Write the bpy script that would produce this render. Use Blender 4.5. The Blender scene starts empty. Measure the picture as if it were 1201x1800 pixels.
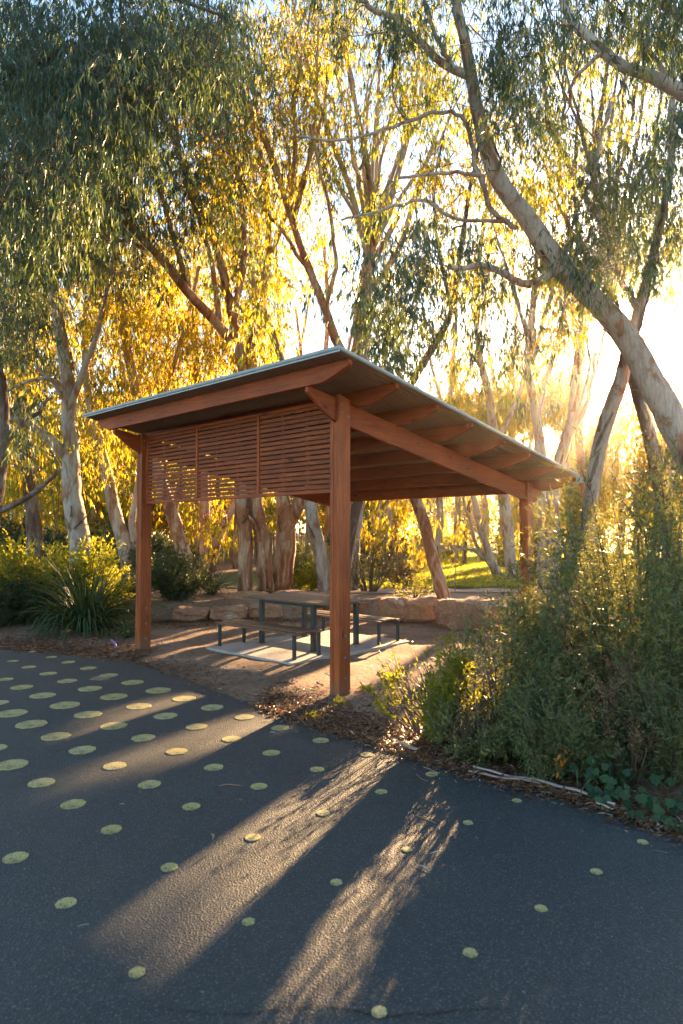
import bpy, math, random
import numpy as np
R = math.radians
random.seed(11)
rng = np.random.default_rng(7)
scene = bpy.context.scene
COL = scene.collection

# ------------------------------------------------------------------ camera
F, PITCH, EYE = 1175.0, 0.035, 1.8          # focal length in photo pixels, upward tilt, eye height
cd = bpy.data.cameras.new('camera')
cam = bpy.data.objects.new('camera', cd); COL.objects.link(cam)
cam.location = (0, 0, EYE); cam.rotation_euler = (R(90) + PITCH, 0, 0)
cd.sensor_fit = 'VERTICAL'; cd.sensor_height = 36; cd.sensor_width = 24
cd.lens = F / 1800 * 36; cd.clip_end = 2000; cd.clip_start = 0.05
cd.dof.use_dof = True; cd.dof.focus_distance = 8.2; cd.dof.aperture_fstop = 2.2
scene.camera = cam

# ------------------------------------------------------------------ sky, sun, exposure
SUN_AZ, SUN_EL = R(23.85), R(15.0)
SUN = np.array([math.sin(SUN_AZ) * math.cos(SUN_EL), math.cos(SUN_AZ) * math.cos(SUN_EL), math.sin(SUN_EL)])
w = bpy.data.worlds.new('World'); scene.world = w; w.use_nodes = True
nt = w.node_tree; bg = nt.nodes['Background']
sky = nt.nodes.new('ShaderNodeTexSky'); sky.sky_type = 'NISHITA'; sky.sun_disc = False
sky.sun_elevation = SUN_EL; sky.sun_rotation = SUN_AZ
sky.air_density = 1.2; sky.dust_density = 0.25; sky.ozone_density = 2.0
nt.links.new(sky.outputs[0], bg.inputs[0]); bg.inputs[1].default_value = 0.053
sl = bpy.data.lights.new('sun', 'SUN'); sl.energy = 5.0; sl.angle = R(0.53); sl.color = (1.0, 0.62, 0.30)
so = bpy.data.objects.new('sun', sl); COL.objects.link(so)
so.rotation_euler = (R(90) - SUN_EL, 0, math.pi - SUN_AZ)
so.location = (20, 45, 15)
scene.view_settings.view_transform = 'Standard'; scene.view_settings.look = 'None'
scene.view_settings.gamma = 1; scene.view_settings.use_curve_mapping = False
scene.view_settings.exposure = 3.22
scene.cycles.max_bounces = 8; scene.cycles.transparent_max_bounces = 8
scene.cycles.sample_clamp_indirect = 6.0
scene.cycles.use_denoising = True
HAZE = 0.0006
scene.cycles.volume_bounces = 0

# ------------------------------------------------------------------ helpers
cP, sP = math.cos(PITCH), math.sin(PITCH)
def ray(px, py):
    x = (px - 600.5) / F; t = (900 - py) / F
    return np.array([x, cP - t * sP, sP + t * cP])
def at(px, py, Y):
    r = ray(px, py); return r * (Y / r[1]) + np.array([0, 0, EYE])
def gp(px, py, z=0.0):
    r = ray(px, py); return r * ((z - EYE) / r[2]) + np.array([0, 0, EYE])
def pm(Y): return Y / F                       # metres per photo pixel at depth Y

class MB:
    def __init__(s): s.v = []; s.f = []; s.n = 0
    def add(s, v, f):
        s.v.append(np.asarray(v, float)); s.f += [tuple(i + s.n for i in q) for q in f]; s.n += len(v)
    def box(s, a, b):
        x0, y0, z0 = a; x1, y1, z1 = b
        s.add([(x0,y0,z0),(x1,y0,z0),(x1,y1,z0),(x0,y1,z0),(x0,y0,z1),(x1,y0,z1),(x1,y1,z1),(x0,y1,z1)],
              [(0,3,2,1),(4,5,6,7),(0,1,5,4),(1,2,6,5),(2,3,7,6),(3,0,4,7)])
    def hexa(s, pts):                          # 8 points, bottom ring then top ring
        s.add(pts, [(0,3,2,1),(4,5,6,7),(0,1,5,4),(1,2,6,5),(2,3,7,6),(3,0,4,7)])
    def prism(s, poly, d):                     # closed outline (list of 3d), extruded by vector d
        n = len(poly); p = [np.array(q, float) for q in poly]; d = np.array(d, float)
        s.add(p + [q + d for q in p], [tuple(range(n))[::-1], tuple(range(n, 2 * n))] + [(i, (i+1) % n, (i+1) % n + n, i + n) for i in range(n)])
    def tube(s, pts, rad, sides=6, cap=True, wob=0.0):
        pts = np.asarray(pts, float); n = len(pts)
        rad = np.broadcast_to(np.asarray(rad, float), (n,))
        t = np.gradient(pts, axis=0); t /= np.linalg.norm(t, axis=1)[:, None] + 1e-9
        ref = np.array([1.0, 0.1, 0.05]) if abs(t[0][0]) < 0.8 else np.array([0.1, 1.0, 0.1])
        ang = np.arange(sides) * 2 * math.pi / sides
        V = []
        for i in range(n):
            a = np.cross(t[i], ref); a /= np.linalg.norm(a); b = np.cross(t[i], a); ref = np.cross(a, t[i]) * 0 + ref
            rr = rad[i] * (1 + (rng.uniform(-wob, wob, sides) if wob else 0))
            V.append(pts[i] + (np.cos(ang) * rr)[:, None] * a + (np.sin(ang) * rr)[:, None] * b)
        fs = []
        for i in range(n - 1):
            for k in range(sides):
                k2 = (k + 1) % sides
                fs.append((i*sides+k, i*sides+k2, (i+1)*sides+k2, (i+1)*sides+k))
        if cap: fs += [tuple(range(sides))[::-1], tuple((n-1)*sides + k for k in range(sides))]
        s.add(np.concatenate(V), fs)
    def build(s, name, mat, parent=None, off=None, smooth=False, bevel=0):
        me = bpy.data.meshes.new(name)
        v = np.concatenate(s.v) if s.v else np.zeros((0, 3))
        if off is not None: v = v - np.asarray(off)
        me.from_pydata(v.tolist(), [], s.f); me.update()
        return link(name, me, mat, parent, smooth, bevel)

def link(name, me, mat, parent=None, smooth=False, bevel=0):
    if mat and not me.materials: me.materials.append(mat)
    if smooth: me.polygons.foreach_set('use_smooth', [True] * len(me.polygons))
    o = bpy.data.objects.new(name, me); COL.objects.link(o)
    if parent: o.parent = parent
    if bevel:
        m = o.modifiers.new('edge', 'BEVEL'); m.width = bevel; m.segments = 2; m.limit_method = 'ANGLE'; m.angle_limit = R(35)
    return o
def tag(o, label=None, cat=None, group=None, kind=None):
    if label: o['label'] = label
    if cat: o['category'] = cat
    if group: o['group'] = group
    if kind: o['kind'] = kind
    return o
def thing(name, label, cat, loc=(0,0,0), rz=0, group=None):
    o = bpy.data.objects.new(name, None); COL.objects.link(o); o.location = tuple(float(q) for q in loc); o.rotation_euler = (0,0,rz)
    o.empty_display_size = 0.2
    return tag(o, label, cat, group)
def copy_tree(o, parent=None):
    c = o.copy(); COL.objects.link(c); c.parent = parent
    for ch in list(o.children): copy_tree(ch, c)
    return c
def quads_mesh(name, V, tint=None):           # V: (n,4,3) quads, tint: (n,)
    n = len(V); me = bpy.data.meshes.new(name)
    me.vertices.add(n * 4); me.vertices.foreach_set('co', np.ascontiguousarray(V, dtype=np.float32).ravel())
    me.loops.add(n * 4); me.loops.foreach_set('vertex_index', np.arange(n * 4, dtype=np.int32))
    me.polygons.add(n); me.polygons.foreach_set('loop_start', np.arange(0, n * 4, 4, dtype=np.int32))
    if tint is not None:
        a = me.attributes.new('tint', 'FLOAT', 'FACE'); a.data.foreach_set('value', np.asarray(tint, dtype=np.float32))
    me.update(calc_edges=True); return me

# ------------------------------------------------------------------ materials
def new_mat(name):
    m = bpy.data.materials.new(name); m.use_nodes = True; t = m.node_tree
    return m, t, t.nodes['Principled BSDF']
def N(t, typ, **kw):
    n = t.nodes.new(typ)
    for k, v in kw.items():
        if hasattr(n, k): setattr(n, k, v)
        else: n.inputs[k].default_value = v
    return n
def ramp(t, src, stops):
    r = t.nodes.new('ShaderNodeValToRGB'); e = r.color_ramp.elements
    while len(e) < len(stops): e.new(0.5)
    for i, (p, c) in enumerate(stops): e[i].position = p; e[i].color = (*c, 1)
    t.links.new(src, r.inputs[0]); return r
def coords(t, scale=(1,1,1), kind='Object'):
    tc = t.nodes.new('ShaderNodeTexCoord'); mp = t.nodes.new('ShaderNodeMapping'); mp.inputs['Scale'].default_value = scale
    t.links.new(tc.outputs[kind], mp.inputs[0]); return mp.outputs[0]
def noise(t, vec, scale, detail=4, rough=0.6, dist=0.0):
    n = N(t, 'ShaderNodeTexNoise'); n.inputs['Scale'].default_value = scale; n.inputs['Detail'].default_value = detail
    n.inputs['Roughness'].default_value = rough; n.inputs['Distortion'].default_value = dist
    t.links.new(vec, n.inputs['Vector']); return n.outputs[0]
def mixc(t, fac, a, b, mode='MIX'):
    m = t.nodes.new('ShaderNodeMix'); m.data_type = 'RGBA'; m.blend_type = mode
    for s, x in ((0, fac), (6, a), (7, b)):
        if isinstance(x, (int, float)): m.inputs[s].default_value = x
        elif isinstance(x, tuple): m.inputs[s].default_value = (*x, 1)
        else: t.links.new(x, m.inputs[s])
    return m.outputs[2]
def bump(t, b, h, strength, dist):
    n = t.nodes.new('ShaderNodeBump'); n.inputs['Strength'].default_value = strength; n.inputs['Distance'].default_value = dist
    t.links.new(h, n.inputs['Height']); t.links.new(n.outputs[0], b.inputs['Normal'])
def objrand(t): return t.nodes.new('ShaderNodeObjectInfo').outputs['Random']

def wood_mat(name, axis, dark, light, rough=0.62, knots=True):
    m, t, b = new_mat(name)
    sc = [26, 26, 26]; sc[axis] = 1.2
    tc = t.nodes.new('ShaderNodeTexCoord'); oi = objrand(t)
    va = t.nodes.new('ShaderNodeVectorMath'); va.operation = 'ADD'
    ml = t.nodes.new('ShaderNodeMath'); ml.operation = 'MULTIPLY'; ml.inputs[1].default_value = 37.0
    t.links.new(oi, ml.inputs[0]); t.links.new(tc.outputs['Object'], va.inputs[0]); t.links.new(ml.outputs[0], va.inputs[1])
    mp = t.nodes.new('ShaderNodeMapping'); mp.inputs['Scale'].default_value = sc; t.links.new(va.outputs[0], mp.inputs[0])
    g = noise(t, mp.outputs[0], 2.2, 8, 0.65, 0.4)
    c = ramp(t, g, [(0.28, dark), (0.5, tuple((x+y)/2 for x, y in zip(dark, light))), (0.72, light)])
    big = noise(t, va.outputs[0], 1.7, 3)
    c2 = mixc(t, ramp(t, big, [(0.35, (0.62,)*3), (0.7, (1.25,)*3)]).outputs[0], c.outputs[0], c.outputs[0])
    mulv = mixc(t, 1.0, c.outputs[0], ramp(t, big, [(0.3, (0.62, 0.6, 0.6)), (0.7, (1.0, 1.0, 1.0))]).outputs[0], 'MULTIPLY')
    mulv = mixc(t, 1.0, mulv, ramp(t, oi, [(0.0, (0.78, 0.76, 0.74)), (1.0, (1.0, 1.0, 1.0))]).outputs[0], 'MULTIPLY')
    if axis == 2:
        sz = t.nodes.new('ShaderNodeSeparateXYZ'); t.links.new(tc.outputs['Object'], sz.inputs[0])
        m2 = t.nodes.new('ShaderNodeMath'); m2.operation = 'MULTIPLY_ADD'; m2.inputs[1].default_value = 0.55; t.links.new(big, m2.inputs[0]); t.links.new(sz.outputs[2], m2.inputs[2])
        mulv = mixc(t, ramp(t, m2.outputs[0], [(0.26, (0.75,)*3), (0.52, (0,0,0))]).outputs[0], mulv, (0.17, 0.105, 0.065))
    st_ = noise(t, mp.outputs[0], 0.7, 4); mulv = mixc(t, ramp(t, st_, [(0.60, (0,0,0)), (0.72, (0.55,)*3)]).outputs[0], mulv, tuple(0.45 * x for x in dark))
    if knots:
        ks = [5.5, 5.5, 5.5]; ks[axis] = 2.2
        mk = t.nodes.new('ShaderNodeMapping'); mk.inputs['Scale'].default_value = ks; t.links.new(va.outputs[0], mk.inputs[0])
        vo = N(t, 'ShaderNodeTexVoronoi'); vo.inputs['Scale'].default_value = 1.0; t.links.new(mk.outputs[0], vo.inputs['Vector'])
        kf = ramp(t, vo.outputs[0], [(0.05, (1,1,1)), (0.15, (0,0,0))])
        mulv = mixc(t, kf.outputs[0], mulv, tuple(0.35 * x for x in dark))
    t.links.new(mulv, b.inputs['Base Color']); b.inputs['Roughness'].default_value = rough
    bump(t, b, g, 0.35, 0.01)
    return m
RED_D, RED_L = (0.22, 0.034, 0.004), (0.56, 0.132, 0.015)
W_Z = wood_mat('timber_upright', 2, RED_D, RED_L); W_X = wood_mat('timber_beam', 0, (0.21, 0.033, 0.004), (0.52, 0.11, 0.012))
W_Y = wood_mat('timber_purlin', 1, (0.21, 0.033, 0.004), (0.54, 0.115, 0.013)); W_S = wood_mat('timber_slat', 1, (0.17, 0.034, 0.007), (0.42, 0.098, 0.018), 0.7)
W_T = wood_mat('table_timber', 1, (0.12, 0.062, 0.035), (0.27, 0.16, 0.095), 0.5, False)

def metal_mat(name, col, rough=0.4, metal=0.0):
    m, t, b = new_mat(name); v = coords(t)
    n = noise(t, v, 14, 5)
    c = mixc(t, ramp(t, n, [(0.35, (0,0,0)), (0.75, (1,1,1))]).outputs[0], col, tuple(min(1, x * 0.75) for x in col))
    t.links.new(c, b.inputs['Base Color']); b.inputs['Roughness'].default_value = rough; b.inputs['Metallic'].default_value = metal
    return m
M_ROOF = metal_mat('roof_steel', (0.32, 0.205, 0.125), 0.55, 0.05); M_CAP = metal_mat('cap_steel', (0.38, 0.45, 0.46), 0.45, 0.3)  # roof base tinted brown to hold the warm bounce light on its underside
M_NAVY = metal_mat('dark_frame', (0.028, 0.042, 0.05), 0.4); M_BOLT = metal_mat('bolt_steel', (0.26, 0.25, 0.23), 0.6, 0.5)
M_PIPE = metal_mat('purple_pipe', (0.20, 0.12, 0.42), 0.45)

def soil_mat():
    m, t, b = new_mat('soil'); v = coords(t)
    a = noise(t, v, 0.9, 6, 0.62); d = noise(t, v, 14, 8, 0.7); e = noise(t, v, 90, 3, 0.7)
    c = ramp(t, a, [(0.32, (0.17, 0.10, 0.06)), (0.5, (0.28, 0.18, 0.115)), (0.66, (0.40, 0.28, 0.19))])
    c2 = mixc(t, ramp(t, d, [(0.3, (0.75,)*3), (0.7, (0.0,)*3)]).outputs[0], c.outputs[0], (0.075, 0.043, 0.026))
    c3 = mixc(t, ramp(t, e, [(0.62, (0,0,0)), (0.72, (0.7,)*3)]).outputs[0], c2, (0.33, 0.25, 0.18))
    t.links.new(c3, b.inputs['Base Color']); b.inputs['Roughness'].default_value = 0.95
    bump(t, b, d, 0.7, 0.03); return m
def lawn_mat():
    m, t, b = new_mat('lawn_grass'); v = coords(t)
    a = noise(t, v, 0.35, 5); d = noise(t, v, 25, 6, 0.75)
    c = ramp(t, a, [(0.3, (0.06, 0.11, 0.018)), (0.6, (0.11, 0.165, 0.03)), (0.75, (0.15, 0.17, 0.045))])
    c2 = mixc(t, ramp(t, d, [(0.35, (0.8,)*3), (0.6, (0,0,0))]).outputs[0], c.outputs[0], (0.035, 0.06, 0.012))
    t.links.new(c2, b.inputs['Base Color']); b.inputs['Roughness'].default_value = 0.9
    bump(t, b, d, 1.0, 0.08); return m
def asphalt_mat():
    m, t, b = new_mat('asphalt'); v = coords(t)
    a = noise(t, v, 0.8, 5, 0.6); g = noise(t, v, 120, 3, 0.85); s = noise(t, v, 22, 5, 0.7)
    vo = N(t, 'ShaderNodeTexVoronoi'); vo.inputs['Scale'].default_value = 110; t.links.new(v, vo.inputs['Vector'])
    c = ramp(t, a, [(0.3, (0.020, 0.031, 0.034)), (0.5, (0.029, 0.041, 0.043)), (0.7, (0.042, 0.054, 0.055))])
    c2 = mixc(t, ramp(t, g, [(0.35, (0.6,)*3), (0.62, (0,0,0))]).outputs[0], c.outputs[0], (0.010, 0.013, 0.014))
    for sc_, th, col in ((52, .22, (0.10, 0.103, 0.10)), (80, .27, (0.068, 0.075, 0.077)), (38, .14, (0.17, 0.145, 0.125)), (61, .22, (0.012, 0.014, 0.015))):
        spk = N(t, 'ShaderNodeTexVoronoi'); spk.inputs['Scale'].default_value = sc_; t.links.new(v, spk.inputs['Vector'])
        sp = t.nodes.new('ShaderNodeMath'); sp.operation = 'LESS_THAN'; sp.inputs[1].default_value = th; t.links.new(spk.outputs[0], sp.inputs[0])
        c2 = mixc(t, sp.outputs[0], c2, col)
    c4 = mixc(t, ramp(t, s, [(0.52, (0,0,0)), (0.8, (0.45,)*3)]).outputs[0], c2, (0.085, 0.078, 0.07))
    st = noise(t, v, 2.6, 7, 0.7, 1.0)
    c5 = mixc(t, ramp(t, st, [(0.58, (0,0,0)), (0.66, (0.55,)*3)]).outputs[0], c4, (0.014, 0.018, 0.020))
    t.links.new(c5, b.inputs['Base Color']); b.inputs['Roughness'].default_value = 0.7
    bump(t, b, vo.outputs[0], 0.8, 0.008); return m
def paint_mat():
    m, t, b = new_mat('dot_paint'); v = coords(t)
    d = noise(t, v, 30, 6, 0.7); e = noise(t, v, 200, 2)
    base = mixc(t, objrand(t), (0.42, 0.35, 0.115), (0.48, 0.41, 0.17))
    c = mixc(t, ramp(t, d, [(0.3, (0.75,)*3), (0.5, (0,0,0))]).outputs[0], base, (0.25, 0.21, 0.085))
    vo = N(t, 'ShaderNodeTexVoronoi'); vo.inputs['Scale'].default_value = 170; t.links.new(v, vo.inputs['Vector'])
    f = noise(t, v, 7, 6, 0.7)
    ad = t.nodes.new('ShaderNodeMath'); ad.operation = 'MULTIPLY_ADD'; ad.inputs[1].default_value = 0.5; t.links.new(vo.outputs[0], ad.inputs[0]); t.links.new(f, ad.inputs[2])
    c = mixc(t, ramp(t, ad.outputs[0], [(0.76, (0,0,0)), (0.90, (0.85,)*3)]).outputs[0], c, (0.06, 0.065, 0.05))
    t.links.new(c, b.inputs['Base Color']); b.inputs['Roughness'].default_value = 0.75
    bump(t, b, e, 0.4, 0.004); return m
def stone_mat():
    m, t, b = new_mat('sandstone'); v = coords(t); oi = objrand(t)
    va = t.nodes.new('ShaderNodeVectorMath'); va.operation = 'ADD'; ml = t.nodes.new('ShaderNodeMath'); ml.operation = 'MULTIPLY'; ml.inputs[1].default_value = 50
    t.links.new(oi, ml.inputs[0]); t.links.new(v, va.inputs[0]); t.links.new(ml.outputs[0], va.inputs[1])
    a = noise(t, va.outputs[0], 2.0, 5, 0.6, 0.6); d = noise(t, va.outputs[0], 16, 8, 0.7)
    c = ramp(t, a, [(0.3, (0.36, 0.20, 0.09)), (0.48, (0.42, 0.24, 0.14)), (0.56, (0.36, 0.15, 0.09)), (0.62, (0.50, 0.40, 0.30)), (0.8, (0.44, 0.30, 0.17))])
    c2 = mixc(t, ramp(t, d, [(0.3, (0.7,)*3), (0.55, (0,0,0))]).outputs[0], c.outputs[0], (0.15, 0.085, 0.05))
    t.links.new(c2, b.inputs['Base Color']); b.inputs['Roughness'].default_value = 0.9
    bump(t, b, d, 0.8, 0.04); return m
def concrete_mat():
    m, t, b = new_mat('concrete'); v = coords(t)
    a = noise(t, v, 1.6, 6); d = noise(t, v, 60, 4)
    c = ramp(t, a, [(0.3, (0.34, 0.30, 0.26)), (0.7, (0.52, 0.48, 0.43))])
    c = mixc(t, ramp(t, d, [(0.35, (0.5,)*3), (0.6, (0,0,0))]).outputs[0], c.outputs[0], (0.2, 0.17, 0.14))
    t.links.new(c, b.inputs['Base Color']); b.inputs['Roughness'].default_value = 0.85; bump(t, b, d, 0.3, 0.01); return m
def bark_mat(name, pale, salmon, brown, thr):
    m, t, b = new_mat(name)
    v = coords(t, (1, 1, 0.35)); v2 = coords(t, (1, 1, 0.16))
    oi = objrand(t)
    a = noise(t, v, 3.2, 6, 0.62, 0.8); d = noise(t, v2, 22, 6, 0.7); g = noise(t, v, 1.1, 3)
    c = ramp(t, a, [(thr - 0.10, pale), (thr - 0.015, tuple(0.8*x for x in pale)), (thr + 0.005, salmon), (thr + 0.09, tuple(0.75*x for x in salmon)), (thr + 0.12, brown)])
    c2 = mixc(t, ramp(t, d, [(0.3, (0.55,)*3), (0.55, (0,0,0))]).outputs[0], c.outputs[0], brown)
    # rough persistent bark at the foot of the trunk
    tc = t.nodes.new('ShaderNodeTexCoord'); sx = t.nodes.new('ShaderNodeSeparateXYZ'); t.links.new(tc.outputs['Object'], sx.inputs[0])
    mr = t.nodes.new('ShaderNodeMapRange'); mr.inputs[1].default_value = 0.2; mr.inputs[2].default_value = 2.2; mr.inputs[3].default_value = 1.0; mr.inputs[4].default_value = 0.0
    t.links.new(sx.outputs[2], mr.inputs[0])
    ad = t.nodes.new('ShaderNodeMath'); ad.operation = 'MULTIPLY'; t.links.new(mr.outputs[0], ad.inputs[0])
    t.links.new(ramp(t, a, [(0.36, (0,0,0)), (0.6, (1,1,1))]).outputs[0], ad.inputs[1])
    c3 = mixc(t, ad.outputs[0], c2, tuple(0.8 * x for x in brown))
    c4 = mixc(t, 1.0, c3, ramp(t, g, [(0.3, (0.75, 0.76, 0.78)), (0.7, (1, 1, 1))]).outputs[0], 'MULTIPLY')
    t.links.new(c4, b.inputs['Base Color']); b.inputs['Roughness'].default_value = 0.8
    bump(t, b, mixc(t, 0.5, a, d), 0.8, 0.06); return m
BARK_P = bark_mat('pale_bark', (0.55, 0.48, 0.40), (0.42, 0.24, 0.14), (0.17, 0.09, 0.052), 0.56)
BARK_S = bark_mat('salmon_bark', (0.66, 0.43, 0.27), (0.52, 0.21, 0.085), (0.22, 0.075, 0.03), 0.49)
BARK_D = bark_mat('dark_bark', (0.24, 0.19, 0.15), (0.15, 0.085, 0.055), (0.07, 0.04, 0.028), 0.48)

PEEL = bark_mat('peeled_bark', (0.34, 0.24, 0.17), (0.26, 0.12, 0.06), (0.11, 0.055, 0.033), 0.45)
def leaf_mat(name, stops, trans, tfac=0.45, gloss=0.35):
    m, t, b = new_mat(name); out = t.nodes['Material Output']
    at_ = t.nodes.new('ShaderNodeAttribute'); at_.attribute_name = 'tint'
    c = ramp(t, at_.outputs['Fac'], stops)
    t.links.new(c.outputs[0], b.inputs['Base Color']); b.inputs['Roughness'].default_value = 0.42
    b.inputs['Specular IOR Level'].default_value = gloss
    tr = t.nodes.new('ShaderNodeBsdfTranslucent')
    t.links.new(ramp(t, at_.outputs['Fac'], trans).outputs[0], tr.inputs[0])
    mx = t.nodes.new('ShaderNodeMixShader'); mx.inputs[0].default_value = tfac
    t.links.new(b.outputs[0], mx.inputs[1]); t.links.new(tr.outputs[0], mx.inputs[2]); t.links.new(mx.outputs[0], out.inputs[0])
    return m
LEAF_T = leaf_mat('gum_leaf_bluegreen', [(0, (0.030, 0.066, 0.058)), (0.6, (0.058, 0.108, 0.088)), (1, (0.10, 0.14, 0.08))],
                  [(0, (0.10, 0.17, 0.04)), (0.7, (0.24, 0.30, 0.04)), (1, (0.42, 0.42, 0.04))], 0.38, 0.5)
LEAF_G = leaf_mat('gum_leaf_olive', [(0, (0.04, 0.08, 0.045)), (0.6, (0.09, 0.125, 0.04)), (1, (0.14, 0.13, 0.03))],
                  [(0, (0.17, 0.27, 0.025)), (0.45, (0.52, 0.47, 0.02)), (1, (0.92, 0.60, 0.018))], 0.62, 0.3)
LEAF_S = leaf_mat('shrub_leaf_greygreen', [(0, (0.060, 0.10, 0.046)), (0.6, (0.13, 0.18, 0.075)), (1, (0.21, 0.23, 0.085))],
                  [(0, (0.16, 0.17, 0.035)), (1, (0.36, 0.31, 0.05))], 0.36, 0.3)
LEAF_K = leaf_mat('shrub_leaf_dark', [(0, (0.022, 0.045, 0.026)), (1, (0.06, 0.095, 0.045))], [(0, (0.07, 0.11, 0.02)), (1, (0.18, 0.2, 0.03))], 0.3, 0.35)
LEAF_Y = leaf_mat('shrub_leaf_yellowgreen', [(0, (0.06, 0.10, 0.02)), (1, (0.14, 0.16, 0.03))],
                  [(0, (0.40, 0.44, 0.03)), (1, (0.66, 0.60, 0.03))], 0.55, 0.35)
LEAF_B = leaf_mat('strap_leaf', [(0, (0.02, 0.045, 0.018)), (0.7, (0.045, 0.085, 0.03)), (1, (0.08, 0.11, 0.03))],
                  [(0, (0.05, 0.09, 0.015)), (1, (0.14, 0.17, 0.03))], 0.25, 0.28)
LEAF_D = leaf_mat('dry_leaf', [(0, (0.10, 0.055, 0.03)), (0.5, (0.22, 0.12, 0.065)), (1, (0.34, 0.24, 0.16))],
                  [(0, (0.16, 0.08, 0.03)), (1, (0.3, 0.16, 0.06))], 0.2, 0.3)
LEAF_O = leaf_mat('orange_leaf', [(0, (0.42, 0.13, 0.015)), (1, (0.5, 0.2, 0.02))], [(0, (0.5, 0.18, 0.01)), (1, (0.6, 0.25, 0.02))], 0.4)
LEAF_IVY = leaf_mat('ivy_leaf', [(0, (0.010, 0.034, 0.016)), (1, (0.028, 0.07, 0.024))], [(0, (0.05, 0.11, 0.02)), (1, (0.08, 0.14, 0.03))], 0.2, 0.25)
LITTER = leaf_mat('litter', [(0, (0.055, 0.03, 0.018)), (0.4, (0.15, 0.075, 0.038)), (0.7, (0.24, 0.11, 0.05)), (0.9, (0.32, 0.23, 0.16)), (1, (0.42, 0.38, 0.33))],
                  [(0, (0.1, 0.05, 0.02)), (1, (0.25, 0.15, 0.08))], 0.12, 0.3)
SOIL, LAWN, ASPH, PAINT, STONE, CONC = soil_mat(), lawn_mat(), asphalt_mat(), paint_mat(), stone_mat(), concrete_mat()

# ------------------------------------------------------------------ ground
WALLPX = [(-700, 1075), (330, 1090), (490, 1088), (640, 1080), (775, 1095), (890, 1108), (1000, 1128), (1110, 1140), (1500, 1180)]
WP = np.array([gp(*p) for p in WALLPX])
def wallY(x): return np.interp(x, WP[:, 0], WP[:, 1])
def smooth(t): t = np.clip(t, 0, 1); return t * t * (3 - 2 * t)
def gz(x, y):
    x = np.asarray(x, float); y = np.asarray(y, float)
    d = y - wallY(x)
    z = 0.36 * smooth((d - 0.05) / 0.35) + 0.5 * smooth((d - 34) / 25)
    off = 1 - smooth((y - 4.0 - np.abs(x) * 0.0) / 3)
    z = z + 0.018 * np.sin(x * 2.1 + y * 1.3) * np.sin(y * 1.7 - x) * (1 - off) + 0.012 * np.sin(5 * x + 1) * np.sin(4.3 * y) * (1 - off)
    return z - 0.006
def grid(name, xs, ys, zf, mat, **k):
    X, Y = np.meshgrid(xs, ys); V = np.stack([X, Y, zf(X, Y)], -1).reshape(-1, 3); nx = len(xs)
    f = [(j*nx+i, j*nx+i+1, (j+1)*nx+i+1, (j+1)*nx+i) for j in range(len(ys)-1) for i in range(nx-1)]
    m = MB(); m.add(V, f); return m.build(name, mat, smooth=True, **k)
xs = np.unique(np.concatenate([np.linspace(-900, -30, 12), np.linspace(-30, -8, 23), np.arange(-8, 8, 0.14), np.linspace(8, 30, 23), np.linspace(30, 900, 12)]))
ys = np.unique(np.concatenate([np.linspace(-300, -12, 8), np.arange(-12, 4, 0.6), np.arange(4, 18, 0.14), np.linspace(18, 60, 45), np.linspace(60, 1200, 14)]))
tag(grid('ground', xs, ys, gz, SOIL), kind='structure')
# lawn sheet behind the stone wall
def lawn_z(x, y): return gz(x, y) + 0.012
lx = np.linspace(-4, 40, 89); ly = np.linspace(18.6, 75, 80)
X, Y = np.meshgrid(lx, ly)
X2 = X + (Y - 18) * 0.12 - 0.8 + 0.4 * np.sin(Y * 0.7); V = np.stack([X2, Y + 0.3 * np.sin(X), lawn_z(X2, Y + 0.3 * np.sin(X))], -1).reshape(-1, 3)
m = MB(); m.add(V, [(j*89+i, j*89+i+1, (j+1)*89+i+1, (j+1)*89+i) for j in range(79) for i in range(88)])
tag(m.build('lawn', LAWN, smooth=True), kind='structure')
GPATH = new_mat('gravel_path')[0]
GPATH.node_tree.nodes['Principled BSDF'].inputs['Base Color'].default_value = (0.36, 0.27, 0.19, 1); GPATH.node_tree.nodes['Principled BSDF'].inputs['Roughness'].default_value = 0.95
m = MB(); px_ = np.linspace(-1, 22, 60); V = []
for x in px_:
    yc = 17.2 + 0.25 * math.sin(x * 0.6) + 0.02 * x * x * 0.1
    for k in (-0.55, 0.55): V.append((x, yc + k + 0.06 * math.sin(5 * x + k), float(gz(x, yc + k)) + 0.02))
m.add(V, [(2*i, 2*i+2, 2*i+3, 2*i+1) for i in range(59)])
tag(m.build('gravel_path', GPATH, smooth=True), kind='structure')

# asphalt, its painted dots and its crack
EDGE = [(-60, 1142), (0, 1143), (120, 1153), (240, 1166), (330, 1196), (430, 1236), (520, 1266), (600, 1291), (690, 1319), (735, 1336), (830, 1362), (950, 1392), (1050, 1422), (1100, 1441), (1201, 1474), (1500, 1580)]
EP = np.array([gp(*p) for p in EDGE])
exx = np.concatenate([[-60, -30, -16, -10], EP[:, 0], [6, 20, 60]]); eyy = np.concatenate([[34, 22, 15.5, 12.4], EP[:, 1], [2.2, -2, -16]])
def edgeY(x): return np.interp(x, exx, eyy)
ax = np.unique(np.concatenate([np.linspace(-60, -8, 60), np.arange(-8, 6, 0.03), np.linspace(6, 60, 40)]))
ey = edgeY(ax) + 0.022 * np.sin(ax * 9.3) * np.sin(ax * 3.1) + 0.015 * np.sin(ax * 23) + 0.013 * np.sin(ax * 61 + 1) + rng.normal(0, 0.012, len(ax))
V = []; AZ = 0.02
for x, y in zip(ax, ey):
    V += [(x, -40, AZ), (x, y - 2.0, AZ), (x, y - 0.04, AZ), (x, y, AZ - 0.012), (x, y + 0.01, -0.06)]
m = MB(); m.add(V, [(5*i+k, 5*i+5+k, 5*i+6+k, 5*i+1+k) for i in range(len(ax)-1) for k in range(4)])
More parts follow.
